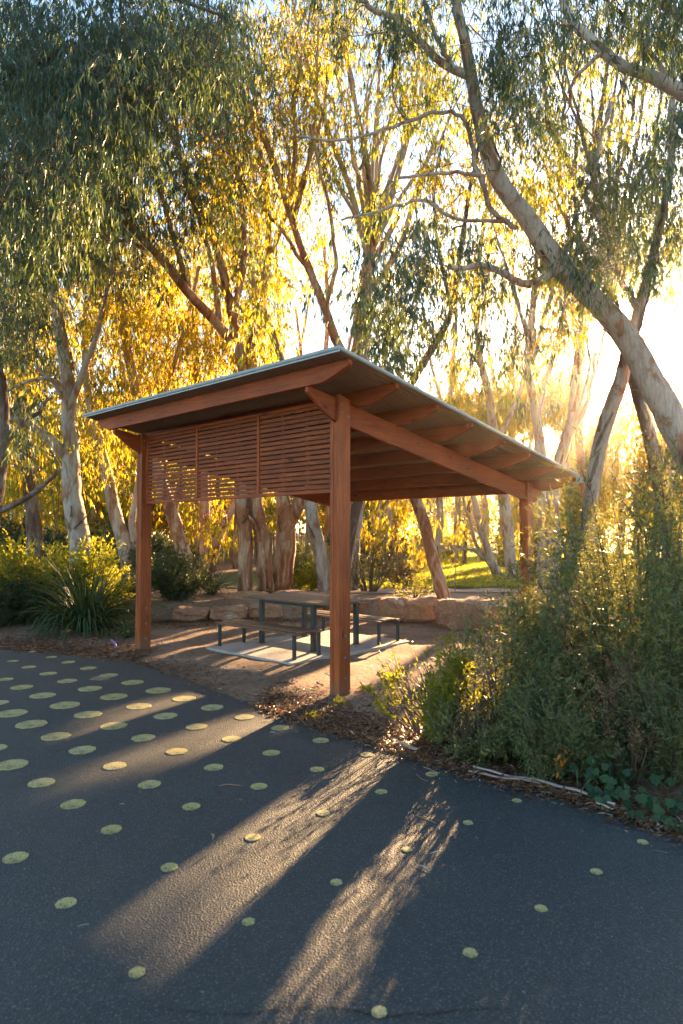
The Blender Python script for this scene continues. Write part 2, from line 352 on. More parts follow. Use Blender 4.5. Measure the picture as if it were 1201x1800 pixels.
asphalt = m.build('asphalt_path', ASPH); tag(asphalt, kind='structure')
D = [(59,1146,14),(22.5,1162.5,18),(90.5,1155.5,18),(120.5,1164.5,22),(51,1173,23),(155.5,1175,27),(10,1194.5,25),(85,1184.5,28),(191.5,1187.5,31),(118.5,1197.5,33),
 (233.5,1200,37),(38.5,1208.5,36),(158.5,1211,39),(278.5,1214,43),(75,1223,42),(200.5,1225,45),(324,1228.5,40),(114.5,1240,49),(244,1242,42),(373,1244,38),(-4,1236,36),
 (20,1254.5,52),(155,1256.5,46),(291.5,1259,40),(430,1261,34),(55.5,1273.5,51),(200,1276.5,44),(346,1278,37),(493,1280,31),(98.5,1295,47),(252,1297.5,40),(407.5,1299.5,33),(564,1302,28),
 (-9,1315.5,40),(145.5,1319,44),(311,1321.5,36),(477.5,1324,30),(20,1345,54),(202,1347,39),(376,1349.5,33),(557.5,1353,25),(73,1376.5,44),(263,1379.5,38),(455.5,1383,29),
 (129,1414.5,41),(336.5,1418.5,31),(568.5,1430,23),(196,1459,35),(445,1473,27),(27.5,1508.5,41),(298,1525.5,29),(591.5,1552,21),(116,1588.5,34),(437,1621.5,22),(241,1711,28),
 (644.5,1327,23),(759,1361.5,21),(670.5,1392.5,21),(909,1408,16),(823,1447,17),(716,1494,18),(1130,1481,18),(1048.5,1533,20),(951.5,1598,21),(827,1676,25),(667,1780,27)]
for (px, py, wd) in D:
    c = gp(px, py, AZ); r = wd / 2 * pm(np.hypot(c[1], 0)) ; n = 28
    rr = r * (1 + 0.02 * np.sin(np.arange(n) * 2.0 + px) + rng.normal(0, 0.022, n))
    a = np.arange(n) * 2 * math.pi / n; m = MB()
    ring = np.stack([np.cos(a) * rr, np.sin(a) * rr, np.full(n, 0.0)], 1); low = ring * [1.012, 1.012, 1]; low[:, 2] = -0.0045
    m.add(np.concatenate([ring, low]), [tuple(range(n))] + [(i, i+n, (i+1) % n + n, (i+1) % n) for i in range(n)])
    o = m.build('painted_dot', PAINT, asphalt); o.location = (c[0], c[1], AZ + 0.006)
CRACK = new_mat('crack')[0]; CRACK.node_tree.nodes['Principled BSDF'].inputs['Base Color'].default_value = (0.008, 0.008, 0.009, 1)
m = MB(); V = []
for px in np.arange(250, 900, 5):
    py = 1778 + 7 * math.sin(px * 0.02) + rng.normal(0, 2.0) + (px - 600) * 0.006
    c = gp(px, py, AZ); hw = (0.0022 + 0.0022 * rng.random()) * (1 - abs(px - 640) / 420 * 0.7)
    V += [(c[0], c[1] - hw, AZ + 0.003), (c[0], c[1] + hw, AZ + 0.003)]
m.add(V, [(2*i, 2*i+2, 2*i+3, 2*i+1) for i in range(len(V)//2 - 1)]); m.build('crack', CRACK, asphalt)

# ------------------------------------------------------------------ shelter (local x = depth b, local y = width a)
YAW = R(46.7); ORG = np.array([-0.025, 7.53])
def loc(a, b, z=0):
    return np.array([ORG[0] - math.sin(YAW) * a + math.cos(YAW) * b, ORG[1] + math.cos(YAW) * a + math.sin(YAW) * b, z])
sh = thing('picnic_shelter', 'open timber picnic shelter with sloping corrugated roof and slatted side screen', 'shelter', loc(0, 0), YAW)
Z0, SL, LA, LB, WA, WB = 3.59, 0.165, 4.27, 4.40, 0.15, 0.185
def zt(b, d): return Z0 - d - SL * b
def bolt(parent, x, y, z, dx=-1, r=0.013):      # bolts sit on the faces at low y (-u side)
    m = MB(); m.tube([(x, y + 0.002, z), (x, y - 0.004, z)], r * 1.35, 10); m.tube([(x, y - 0.004, z), (x, y - 0.015, z)], r * 0.75, 6)
    return m.build('bolt', M_BOLT, parent)
for a0 in (0, LA):
    for b0 in (0, LB):
        mid = MB(); zb = -0.05
        top = zt(b0, 0.50)
        mid.hexa([(b0+.006, a0+.0505, zb), (b0+WB-.006, a0+.0505, zb), (b0+WB-.006, a0+.0995, zb), (b0+.006, a0+.0995, zb)] + [(b0+.006, a0+.0505, top), (b0+WB-.006, a0+.0505, top - SL*WB), (b0+WB-.006, a0+.0995, top - SL*WB), (b0+.006, a0+.0995, top)])
        post = mid.build('post', W_Z, sh, bevel=0.004)
        for ya in (a0, a0 + 0.1):
            p = MB(); t0, t1 = zt(b0, 0.185), zt(b0 + WB, 0.20)
            p.hexa([(b0, ya, zb), (b0+WB, ya, zb), (b0+WB, ya+.05, zb), (b0, ya+.05, zb), (b0, ya, t0), (b0+WB, ya, t1), (b0+WB, ya+.05, t1), (b0, ya+.05, t0)])
            p.build('plank', W_Z, post, bevel=0.005)
        for z in (0.19, 0.42, 0.66): bolt(post, b0 + WB * 0.52, a0, z)
        for k, (bx, bz) in enumerate([(.04, .30), (.04, .40), (.145, .33), (.145, .43)]): bolt(post, b0 + bx, a0, zt(b0, bz), r=0.012)
# side beams, housed between the post planks
for a0 in (0, LA):
    b0, b1 = -0.44, LB + 0.58
    pr = [(b0, .225, 0), (b1, .225, 0), (b1, .30, 0), (b1 - 0.13, .39, 0), (b1 - .30, .49, 0), (-0.03, .485, 0), (-0.12, .46, 0), (-0.22, .42, 0), (-0.34, .35, 0), (b0, .295, 0)]
    m = MB(); m.prism([(b, a0 + 0.0505, zt(b, d)) for b, d, _ in pr][::-1], (0, 0.049, 0)); m.build('side_beam', W_X, sh, bevel=0.004)
PURL = [-0.46 + 0.765 * i for i in range(8)]
for b in PURL:
    y0, y1 = -0.58, LA + 0.55
    pr = [(y0, .048), (y1, .048), (y1, .10), (y1 - .09, .16), (y1 - .34, .236), (y0 + .40, .236), (y0 + .22, .185), (y0 + .02, .115), (y0, .10)]
    m = MB(); m.prism([(b, y, zt(b, d)) for y, d in pr], (0.045, 0, -0.045 * SL)); m.build('purlin', W_Y, sh, bevel=0.004)
m = MB(); m.box((LB + 0.186, 0.16, 2.49), (LB + 0.236, LA - 0.002, 2.655)); m.build('back_beam', W_Y, sh, bevel=0.004)
# corrugated sheet: ridges run down the slope
b0, b1, y0, y1 = -0.66, LB + 0.52, -0.62, LA + 0.60
n = int((y1 - y0) / 0.0095); ya = np.linspace(y0, y1, n); za = 0.0105 * np.sin((ya - y0) * 2 * math.pi / 0.076)
m = MB(); V = []
for y, z in zip(ya, za):
    for b in (b0, b1):
        for dz in (0.0, -0.0012): V.append((b, y, zt(b, 0.038) + z + dz))
m.add(V, [(4*i, 4*i+4, 4*i+6, 4*i+2) for i in range(n-1)] + [(4*i+1, 4*i+3, 4*i+7, 4*i+5) for i in range(n-1)])
m.build('roof_sheet', M_ROOF, sh, smooth=True)
m = MB(); m.tube([(b0, y0 - .012, zt(b0, .022)), (b0, y1 + .012, zt(b0, .022))], 0.025, 12); m.box((b0 - .008, y0 - .01, zt(b0, .060)), (b0 + .004, y1 + .01, zt(b0, .02))); m.build('front_capping', M_CAP, sh, smooth=False)
for yy in (y0, y1):
    m = MB(); m.tube([(b0, yy, zt(b0, .022)), (b1, yy, zt(b1, .022))], 0.024, 12); m.build('barge_capping', M_CAP, sh)
m = MB(); gz_ = zt(b1, .045); prof = [(b1, gz_), (b1, gz_ - .085), (b1 + .10, gz_ - .085), (b1 + .115, gz_ + .01), (b1 + .105, gz_ + .01), (b1 + .092, gz_ - .078), (b1 + .006, gz_ - .078), (b1 + .006, gz_)]
m.prism([(p, y0 - .03, q) for p, q in prof], (0, y1 - y0 + .06, 0)); m.build('gutter', M_CAP, sh)
# slatted screen
scr_b, ya0, ya1, zb, ztp = 0.075, WA + 0.001, LA - 0.001, 2.295, 3.385
m = MB(); m.box((scr_b, ya0, zb), (scr_b + .06, ya1, zb + .042)); m.box((scr_b, ya0, ztp - .042), (scr_b + .06, ya1, ztp))
bw = (ya1 - ya0) / 3
for k in range(4):
    yc = min(max(ya0 + k * bw, ya0 + .0225), ya1 - .0225); m.box((scr_b - .004, yc - .0225, zb + .042), (scr_b + .061, yc + .0225, ztp - .042))
screen = m.build('screen', W_Y, sh, bevel=0.003)
for k in range(3):
    l, r_ = ya0 + k * bw + (.045 if k == 0 else .0225), ya0 + (k + 1) * bw - (.045 if k == 2 else .0225)
    for q in (0.34, 0.68):
        m = MB(); yc = l + (r_ - l) * q; m.box((scr_b + .033, yc - .019, zb + .043), (scr_b + .055, yc + .019, ztp - .043)); m.build('batten', W_Z, screen)
    pitch = (ztp - zb - .084) / 17
    for i in range(17):
        z = zb + .042 + pitch * (i + 0.22) + random.uniform(-.0015, .0015); m = MB(); m.box((scr_b + .010, l + .001, z), (scr_b + .032, r_ - .001, z + pitch * 0.70))
        o = m.build('slat', W_S, screen)

# ------------------------------------------------------------------ slab, table, benches (same frame)
slab_xy = [(0.84, 1.72), (3.56, 1.72), (3.56, 3.72), (0.84, 3.72)]
m = MB(); m.prism([(x, y, -0.1) for x, y in slab_xy], (0, 0, 0.128)); slab = m.build('concrete_slab', CONC, bevel=0.006); slab.location = loc(0, 0); slab.rotation_euler = (0, 0, YAW); tag(slab, kind='structure')
SZ = 0.028
tb = thing('picnic_table', 'timber topped picnic table with dark steel legs on the concrete slab', 'table', loc(2.78, 2.2, SZ), YAW)
ZT = 0.785 - SZ
for k in range(9):
    m = MB(); x0 = -0.585 + k * 0.131; m.box((x0, -0.99, ZT - .032), (x0 + .122, 0.99, ZT + random.uniform(-.001, .001))); m.build('plank', W_T, tb, bevel=0.004)
for x in (-.485, .485):
    for y in (-.61, .61):
        m = MB(); m.box((x - .035, y - .035, 0), (x + .035, y + .035, ZT - .034)); m.box((x - .06, y - .06, 0), (x + .06, y + .06, .006)); m.build('leg', M_NAVY, tb, bevel=0.004)
m = MB()
for y in (-.61, .61): m.box((-.449, y - .03, ZT - .10), (.449, y + .03, ZT - .033))
for x in (-.485, .485): m.box((x - .02, -.574, ZT - .09), (x + .02, .574, ZT - .034))
m.build('frame', M_NAVY, tb)
def bench(bc, label, flip):
    o = thing('bench', label, 'bench', loc(2.765, bc, SZ), YAW, 'benches at the picnic table')
    zt_ = 0.425 - SZ; xsb = [-.285, -.175, -.065, .045, .155]
    for k, x in enumerate(xsb):
        dz = -0.022 * (abs(k - 2) / 2) ** 2; m = MB(); m.box((x + .002, -.93, zt_ - .028 + dz), (x + .104, .93, zt_ + dz)); m.build('slat', W_T, o, bevel=0.004)
    for y in (-.88, .88):
        m = MB(); m.tube([(-.27, y, zt_ - .07), (-.2, y, zt_ - .05), (0, y, zt_ - .038), (.2, y, zt_ - .05), (.27, y, zt_ - .07)], 0.018, 6); m.build('rail', M_NAVY, o)
        for x in (-.245, .245):
            m = MB(); m.box((x - .022, y - .022, 0), (x + .022, y + .022, zt_ - .055)); m.build('leg', M_NAVY, o, bevel=0.003)
bench(1.30, 'slatted timber bench on the path side of the picnic table', 0)
bench(3.17, 'slatted timber bench on the stone wall side of the picnic table', 1)

# ------------------------------------------------------------------ sandstone wall
wall = thing('stone_wall', 'low retaining wall of rough orange sandstone blocks behind the picnic table', 'wall', gp(640, 1080))
def stone(px0, px1, pytop, pybot, depth=0.6, z0=0.0, rough=0.03, yadd=0.0):
    A, B = gp(px0, pybot, z0), gp(px1, pybot, z0)
    h = (pybot - pytop) * pm((A[1] + B[1]) / 2); L = np.linalg.norm((B - A)[:2]) + .01
    n = [max(5, int(L / .11)), 5, 5]; vs = []; fs = []; idx = {}; ph = rng.uniform(0, 6, 8)
    tilt = rng.normal(0, .03, 3)
    def P(*ijk):
        if ijk not in idx:
            e = np.array([2 * q / m_ - 1 for q, m_ in zip(ijk, n)]); a = np.abs(e)
            cut = 1 - .10 * (a[1] * a[2]) ** 6 - .09 * (a[0] * a[2]) ** 8 - .08 * (a[0] * a[1]) ** 8
            q = e * np.array([L / 2, depth / 2, h / 2]) * np.array([1 - .035 * (a[2] ** 4), 1, 1]) * cut
            q[1] += .03 * math.sin(q[0] * 5 + ph[0]) * a[1] + .018 * math.sin(q[2] * 24 + ph[1] + q[0] * 2)    # bedding ledges
            q[2] += (.022 * math.sin(q[0] * 6 + ph[2]) + tilt[0] * q[0]) * (e[2] > .9)
            q[0] += .03 * math.sin(q[2] * 9 + ph[3]) * a[0] ** 3
            q += rng.normal(0, rough * .32, 3); idx[ijk] = len(vs); vs.append(q)
        return idx[ijk]
    for ax_ in range(3):
        b_, c_ = [(1, 2), (2, 0), (0, 1)][ax_]
        for side in (0, n[ax_]):
            for u in range(n[b_]):
                for v_ in range(n[c_]):
                    def K(du, dv):
                        k = [0, 0, 0]; k[ax_] = side; k[b_] = u + du; k[c_] = v_ + dv; return P(*k)
                    f = (K(0,0), K(1,0), K(1,1), K(0,1)); fs.append(f if side else f[::-1])
    th = math.atan2(B[1] - A[1], B[0] - A[0]); c, s_ = math.cos(th), math.sin(th)
    V = np.array([(c*p[0] - s_*p[1], s_*p[0] + c*p[1], p[2]) for p in vs])
    m = MB(); m.add(V, fs); o = m.build('stone_block', STONE, wall)
    mid = (A + B) / 2 + np.array([-s_, c, 0]) * (depth / 2 + yadd)
    o.location = tuple(mid + np.array([0, 0, h / 2 - 0.02]) - np.array(wall.location))
for a in [(300,362,1068,1092),(364,430,1066,1091),(432,494,1063,1088),(497,566,1058,1084),(568,622,1056,1082),(624,661,1053,1079),(663,776,1052,1094),(770,892,1055,1107),(898,985,1078,1120),(990,1112,1088,1134),(1118,1230,1100,1150)]: stone(*a)
for a in [(388,470,1043,1064),(472,535,1041,1062),(537,600,1043,1062)]: stone(*a, 0.5, 0.27, 0.03, 0.25)

# ------------------------------------------------------------------ sunlit places: leaves standing in these sun shafts are left out
LITPOLY = [([(690,1296),(735,1330),(610,1455),(500,1575),(270,1800),(60,1800),(380,1545),(550,1405)], .98),
           ([(760,1350),(815,1470),(700,1600),(600,1800),(390,1800),(520,1660),(690,1470)], .92),
           ([(545,1240),(565,1275),(300,1368),(-60,1500),(-60,1415),(300,1303)], .95),
           ([(545,1380),(480,1490),(240,1640),(0,1770),(0,1650),(250,1520)], .9), ([(340,1222),(300,1278),(0,1368),(0,1296)], .9),
           ([(560,1100),(760,1088),(800,1110),(740,1200),(760,1310),(690,1330),(640,1230),(520,1262),(430,1225),(560,1160),(400,1150),(390,1128)], .93),
           ([(380,1096),(560,1110),(560,1170),(390,1140)], .9)]
LITPOLY = [(np.array([gp(*p)[:2] for p in q]), st) for q, st in LITPOLY]
SHADE = np.array([gp(*p)[:2] for p in [(-400,1170),(100,1160),(330,1200),(560,1290),(640,1330),(560,1410),(250,1800),(-300,1800)]])
def in_poly(P, poly):
    x, y = P[:, 0], P[:, 1]; ins = np.zeros(len(P), bool); n = len(poly)
    for i in range(n):
        x1, y1 = poly[i]; x2, y2 = poly[(i+1) % n]
        c = ((y1 > y) != (y2 > y)) & (x < (x2 - x1) * (y - y1) / (y2 - y1 + 1e-12) + x1); ins ^= c
    return ins
# points that catch the sun in the photo: (px, py, depth, radius)
LITPT = [(at(px, py, Y), r) for px, py, Y, r in [(30,975,14.5,1.2),(110,975,14.5,1.2),(190,975,14.5,0.8),(470,900,16.5,0.6),(620,1000,14,1.2),(500,1075,14,0.9),(640,660,22,1.5),(700,560,24,1.5),(600,640,20,0.0),(300,900,19,0.7),(360,900,20,0.8),(430,960,16,0.5),(500,950,16.5,0.7),(560,960,16,0.4),
         (680,930,22,1.6),(700,1040,14.6,0.7),(640,1060,15,0.6),(830,1060,13,0.5),(760,1020,27,3.0),(830,1010,32,3.0),(750,1230,5.7,0.5),(800,1180,5.7,0.4),(770,960,14,0.5),
         (400,640,20,2.0),(250,620,21,2.2),(480,560,21,2.0),(180,840,18,1.5),(60,680,19,1.4),(220,780,20,1.5),(300,750,21,1.6)]]
def prune(P, strength=0.93):
    """keep-mask for leaf positions P (n,3)"""
    keep = np.ones(len(P), bool); u = rng.random(len(P))
    land = P[:, :2] - P[:, 2:3] * (SUN[:2] / SUN[2])
    for q, st in LITPOLY: keep &= ~(in_poly(land, q) & (u < st))
    dc = P - np.array([2.4, 6.0, 1.2]); pc = np.linalg.norm(dc - (dc @ SUN)[:, None] * SUN, axis=1)
    shd_ = in_poly(land, SHADE) | (pc < 1.1)
    for T, r in LITPT:
        if r <= 0: continue
        d = P - T; al = d @ SUN; perp = np.linalg.norm(d - al[:, None] * SUN, axis=1)
        keep &= ~((al > max(0.8, r * 0.9)) & (perp < r) & (u < 0.85) & ~(shd_ & (al > 9)))
    d = P - np.array([0, 0, EYE]); al = d @ SUN; perp = np.linalg.norm(d - al[:, None] * SUN, axis=1) / np.maximum(al, 0.1)
    keep &= ~((al > 0) & (perp < 0.062) & (u < 0.97))
    return keep

# ------------------------------------------------------------------ trees
DENS = 4.2
def unit(v): return v / (np.linalg.norm(v, axis=-1, keepdims=True) + 1e-9)
def leaf_quads(C, D, L, W):
    """kite leaves: C base points, D unit directions, L lengths, W widths"""
    n = len(C); s = unit(np.cross(D, rng.normal(0, 1, (n, 3)))); up = np.cross(s, D)
    L = L[:, None]; W = W[:, None]
    mid = C + D * L * 0.42 + up * L * 0.05
    return np.stack([C, mid + s * W * 0.5, C + D * L, mid - s * W * 0.5], 1)
def sprays(centres, n_leaf, L, W, twig, droop=0.75, tint=(0, 1)):
    """hanging sprays of narrow leaves; returns quads, tints, twig segments"""
    n = len(centres); az = rng.uniform(0, 2 * math.pi, n)
    td = unit(np.stack([np.cos(az), np.sin(az), rng.uniform(-1.4, 0.3, n)], 1)); tl = rng.uniform(0.6, 1.3, n) * twig
    k = rng.integers(max(2, int(n_leaf * .6)), int(n_leaf * 1.4) + 1, n); idx = np.repeat(np.arange(n), k)
    f = rng.random(len(idx)); sag = -(f ** 2) * 0.35
    C = centres[idx] + td[idx] * (f * tl[idx])[:, None]; C[:, 2] += sag * tl[idx]
    D = unit(td[idx] * 0.35 + rng.normal(0, 0.45, (len(idx), 3)) + np.array([0, 0, -droop * 1.3]))
    q = leaf_quads(C, D, L * rng.uniform(0.6, 1.25, len(idx)), W * rng.uniform(0.7, 1.25, len(idx)))
    base = rng.uniform(*tint, n)
    return q, np.clip(base[idx] + rng.normal(0, 0.13, len(idx)), 0, 1), centres, td, tl
def catmull(P, per=5):
    P = np.asarray(P, float); out = []
    Q = np.vstack([2*P[0]-P[1], P, 2*P[-1]-P[-2]])
    for i in range(1, len(Q) - 2):
        for j in range(per):
            t = j / per
            out.append(0.5 * (2*Q[i] + (Q[i+1]-Q[i-1])*t + (2*Q[i-1]-5*Q[i]+4*Q[i+1]-Q[i+2])*t*t + (3*Q[i]-Q[i-1]-3*Q[i+1]+Q[i+2])*t**3))
    out.append(Q[-2]); return np.array(out)

def fan(px, py, Y, n, x0, x1, y0, d):
    out = []
    for i in range(n):
        ex = x0 + (x1 - x0) * (i + rng.uniform(.1, .9)) / n; ey = y0 + rng.uniform(-60, 160); dy = rng.normal(0, .6); b_ = rng.normal(0, 18)
        out.append([(px, py, Y, d), (px + (ex-px)*.22 + b_*.5, py + (ey-py)*.3, Y + dy*.3, d*.8), (px + (ex-px)*.55 + b_, py + (ey-py)*.62, Y + dy*.7, d*.6), (ex, ey, Y + dy, d*.35)])
    return out
def gum(label, stems, crown, bark, leaf, L=0.16, W=0.026, name='gum_tree', dens=1.0, tint=(0, 1), bare=0, foot=True, droop=0.8):
    """stems: lists of (px, py, depth, diameter px), the first from the ground up; crown: (px, py, rx, ry, depth, clumps, sprays per clump)"""
    polys = []
    for s in stems:
        P = catmull([list(at(a, b, c)) + [d * pm(c) / 2] for a, b, c, d in s], 5)
        polys.append(P)
    base = polys[0][0, :3].copy(); g = float(gz(base[0], base[1]))
    if foot:                                   # carry the trunk to the ground
        p0 = polys[0][0].copy(); p0[2] = g - 0.1; p0[3] *= 1.22
        if base[2] > g + 0.15:
            d = polys[0][0, :3] - polys[0][3, :3]; d = d / max(1e-3, abs(d[2])) * (base[2] - g)
            p0[:2] += np.clip(d[:2], -0.6, 0.6); polys[0] = np.vstack([p0, polys[0]])
        base = np.array([p0[0], p0[1], g])
    tr = MB(); nodes = []
    for P in polys:
        k = len(P); wv = np.stack([np.sin(np.arange(k) * 0.43 + P[0, 0]), np.cos(np.arange(k) * 0.37 + P[0, 1]), np.zeros(k)], 1) * P[:, 3:4] * 0.12 + rng.normal(0, 1, (k, 3)) * np.where(P[:, 3:4] < 0.05, 0.5, 0.04) * P[:, 3:4]
        tr.tube(P[:, :3] + wv, P[:, 3], 12 if P[0, 3] > 0.08 else 7, wob=0.035)
        nodes.append(np.column_stack([P[:, :3], P[:, 3], np.gradient(P[:, :3], axis=0)]))
    nodes = np.vstack(nodes)
    root = thing(name, label, 'tree', base)
    tr.build('trunk', bark, root, base, smooth=True)
    pb = MB(); P0 = polys[0]
    if P0[0, 3] > .11 and base[1] < 18 and foot:
        for i in range(16):
            k = rng.integers(0, max(2, len(P0) - 9)); a = rng.uniform(0, 6.28); n_ = rng.integers(3, 6); seg = P0[k:k + n_]; da = rng.normal(0, .25); pr_ = []
            for q_, p_ in enumerate(seg):
                off = p_[3] * 1.03 + .012 + .05 * max(0, q_ / (n_ - 1) - .55) ** 1.5 * rng.uniform(.3, 2)
                d_ = np.array([math.cos(a + da * q_), math.sin(a + da * q_), 0]); t_ = np.array([-d_[1], d_[0], 0]); wd_ = (.018 + .03 * rng.random()) * (1 - .5 * q_ / n_)
                pr_ += [p_[:3] + d_ * off - t_ * wd_, p_[:3] + d_ * (off + .008), p_[:3] + d_ * off + t_ * wd_]
            pb.add(pr_, [(3*q_+e_, 3*q_+e_+1, 3*q_+e_+4, 3*q_+e_+3) for q_ in range(n_ - 1) for e_ in (0, 1)])
        o = pb.build('peeling_bark', PEEL, root, base); o['kind'] = 'stuff'
    cl = []
    for (px, py, rx, ry, Y, ncl, nsp) in crown:
        if nsp >= 16: ncl, nsp = int(ncl * 1.75), nsp * .5
        for i in range(ncl):
            while True:
                e = rng.uniform(-1, 1, 2)
                if e @ e < 1: break
            cl.append((at(px + e[0] * rx, py + e[1] * ry, Y + rng.normal(0, 0.09 * Y)), nsp, min(rx, ry) * pm(Y)))
    br = MB(); Q = []; T = []
    tl_nodes = nodes
    if cl:
        d0 = [np.min(np.linalg.norm(tl_nodes[:, :3] - c[0], axis=1)) for c in cl]
        for ci in np.argsort(d0):
            c, nsp, cr = cl[ci]
            v = c - nodes[:, :3]; dist = np.linalg.norm(v, axis=1)
            cost = dist + 1.6 * np.maximum(0, nodes[:, 2] - c[2] + 0.25 * dist) + 0.3 * (nodes[:, 3] < 0.006)
            k = int(np.argmin(cost)); p0 = nodes[k, :3]; ln = dist[k]
            r0 = min(nodes[k, 3] * 0.72, 0.007 + 0.011 * ln); up = unit(nodes[k, 4:7]) * ln * 0.42 + np.array([0, 0, ln * 0.10])
            t = np.linspace(0, 1, 7)[:, None]
            m1 = p0 + up + rng.normal(0, 0.06 * ln, 3); Pq = (1-t)**2 * p0 + 2*t*(1-t) * m1 + t**2 * c + rng.normal(0, 0.014 * ln, (7, 3)) * np.sin(t * math.pi)
            rr = np.linspace(r0, max(0.003, r0 * 0.35), 7)
            br.tube(Pq, rr, 5, cap=False); nodes = np.vstack([nodes, np.column_stack([Pq[1:], rr[1:], np.gradient(Pq, axis=0)[1:]])])
            # twigs and sprays about the clump
            cr2 = float(np.clip(cr * 0.55, 0.35, 1.3)) * rng.uniform(.7, 1.7); n = max(1, int(nsp * dens * DENS))
            S = c + rng.normal(0, 1, (n, 3)) * rng.uniform(.4, .75, 3) * cr2
            for j in range(min(n, 7)):
                e = S[j] + np.array([0, 0, 0.1]); q0 = Pq[rng.integers(3, 7)]; mm = (q0 + e) / 2 + np.array([0, 0, 0.12 * np.linalg.norm(e - q0)])
                br.tube([q0, mm + rng.normal(0, .03, 3), e], [max(0.003, r0 * .3), 0.004, 0.0025], 4, cap=False)
            S = S[prune(S)]
            if len(S):
                q, tt, *_ = sprays(S, 9, L * .92, W * .78, 0.32 if L < .2 else 0.45, droop * 1.5, tint); kp = prune(q[:, 0], 0.9); Q.append(q[kp]); T.append(tt[kp])
    for i in range(bare * 2):
        k = rng.integers(len(nodes) // 3, len(nodes)); p0 = nodes[k, :3]; d = unit(nodes[k, 4:7] + rng.normal(0, .8, 3)); ln = rng.uniform(.5, 1.3) * (1 + .05 * base[1]); d = unit(d + [0, 0, .35])
        e = p0 + d * ln; br.tube([p0, p0 + d * ln * .5 + rng.normal(0, .08, 3), e, e + rng.normal(0, .2, 3)], [.008, .006, .004, .002], 4, cap=False)
    if br.n: br.build('branches', bark, root, base, smooth=True)['kind'] = 'stuff'
    if Q:
        Q = np.concatenate(Q); T = np.concatenate(T)
        o = link('crown', quads_mesh('crown', Q - base, T), leaf, root); o['kind'] = 'stuff'
    return root

# big leaning gum in front of the sun
gum('huge pale gum leaning from the right edge with the sun behind its trunk', [
    [(1290,960,10.5,72),(1225,815,10.6,56),(1160,695,10.8,47),(1096,590,11,42),(1038,520,11,38),(988,470,11,36),(935,400,11,34),(880,320,10.8,30),(850,235,10.6,25),(830,150,10.5,22),(815,60,10.4,19),(800,-20,10.3,16),(785,-190,10.2,8)],
    [(826,135,10.5,17),(780,112,10.4,14),(740,75,10.3,13),(690,35,10.2,11),(640,5,10.1,9),(570,-40,10,6)],
    [(797,125,10.4,9),(770,70,10.3,8),(745,0,10.2,6)],
    [(910,402,11,10),(865,368,10.8,9),(838,290,10.6,9),(812,206,10.5,7),(760,200,10.3,7),(690,222,10.1,6),(600,245,10,5),(520,240,10,4)],
    [(890,388,10.9,7),(800,384,10.6,6),(740,352,10.5,6),(660,372,10.4,5),(600,386,10.3,4)],
    [(985,470,11,20),(930,500,10.6,14),(860,470,10.2,11),(790,470,9.8,8)],
    [(850,310,10.7,8),(790,305,10.3,6),(700,312,10,5)]],
    [(905,125,60,85,10.4,10,13),(950,215,60,35,10.4,4,10),(715,540,75,110,9.6,10,13),(870,560,70,90,9.8,5,9),(770,450,70,60,10,5,12),(1010,440,100,40,10.8,6,10),
     (1130,430,80,50,10.5,5,12),(690,40,120,50,10,5,9),(1000,560,60,60,10.5,2,8),(760,-120,260,110,10,12,26),(1060,330,80,50,11,3,10)],
    BARK_P, LEAF_T, 0.17, 0.026, bare=25, tint=(0.1, 0.9))
gum('slimmer pale gum stem just left of the huge leaning gum under the sun', [
    [(1032,1040,11.8,26),(1035,900,11.7,25),(1042,848,11.5,24),(1062,760,11.4,25),(1087,680,11.3,26),(1108,600,11.3,19),(1135,500,11.2,16),(1165,380,11,12),(1182,250,11,12),(1188,100,11,8),(1190,-60,11,5)],
    [(1120,540,11.2,14),(1080,470,11.5,11),(1055,400,11.8,9),(1045,300,12,7),(1075,180,12,5)]],
    [(1150,300,60,110,11.3,5,14),(1080,330,60,90,12,4,12),(1180,80,60,80,11,4,14),(1175,420,50,50,11,2,14)], BARK_P, LEAF_T, 0.17, 0.026, bare=14)
gum('forked pale gum with a grey and brown mottled stem behind the shelter gutter', [
    [(980,1080,13.2,27),(972,960,13.2,25),(970,872,13.2,24),(988,800,13.2,20),(1004,740,13.2,16),(1012,660,13.2,14),(1022,560,13.3,11),(1030,450,13.4,8)],
    [(1000,770,13.2,12),(1035,700,13.1,9),(1045,620,13,7)]],
    [(1020,560,45,70,13.3,4,10),(930,880,40,50,13.8,2,10),(1040,480,60,50,13.4,3,10)], BARK_P, LEAF_G, 0.17, 0.03, bare=10)
gum('out reaching gum whose thick pale limb crosses the top right corner', [
    [(1620,1000,8.2,75),(1500,640,8.2,60),(1400,360,8.1,48),(1300,225,8,32),(1201,165,8,25),(1140,132,8,21),(1088,112,8,19),(1040,70,8.1,16),(1000,25,8.2,13),(970,-50,8.3,9)],
    [(1400,360,8.1,30),(1290,110,8,22),(1201,30,8,17),(1145,-8,8,13),(1100,-60,8,8)],
    [(1060,90,8,8),(1010,140,8.2,6),(1000,190,8.3,5)],
    [(1180,150,8,9),(1120,60,8.3,7),(1050,-20,8.5,5)]],
    [(1120,40,80,60,8.2,5,14),(1010,60,50,60,8.2,3,10),(1180,260,40,60,8.4,2,12),(1150,-120,200,80,8.3,8,20),(1420,200,120,160,8.5,9,24)], BARK_P, LEAF_T, 0.16, 0.024, bare=10)
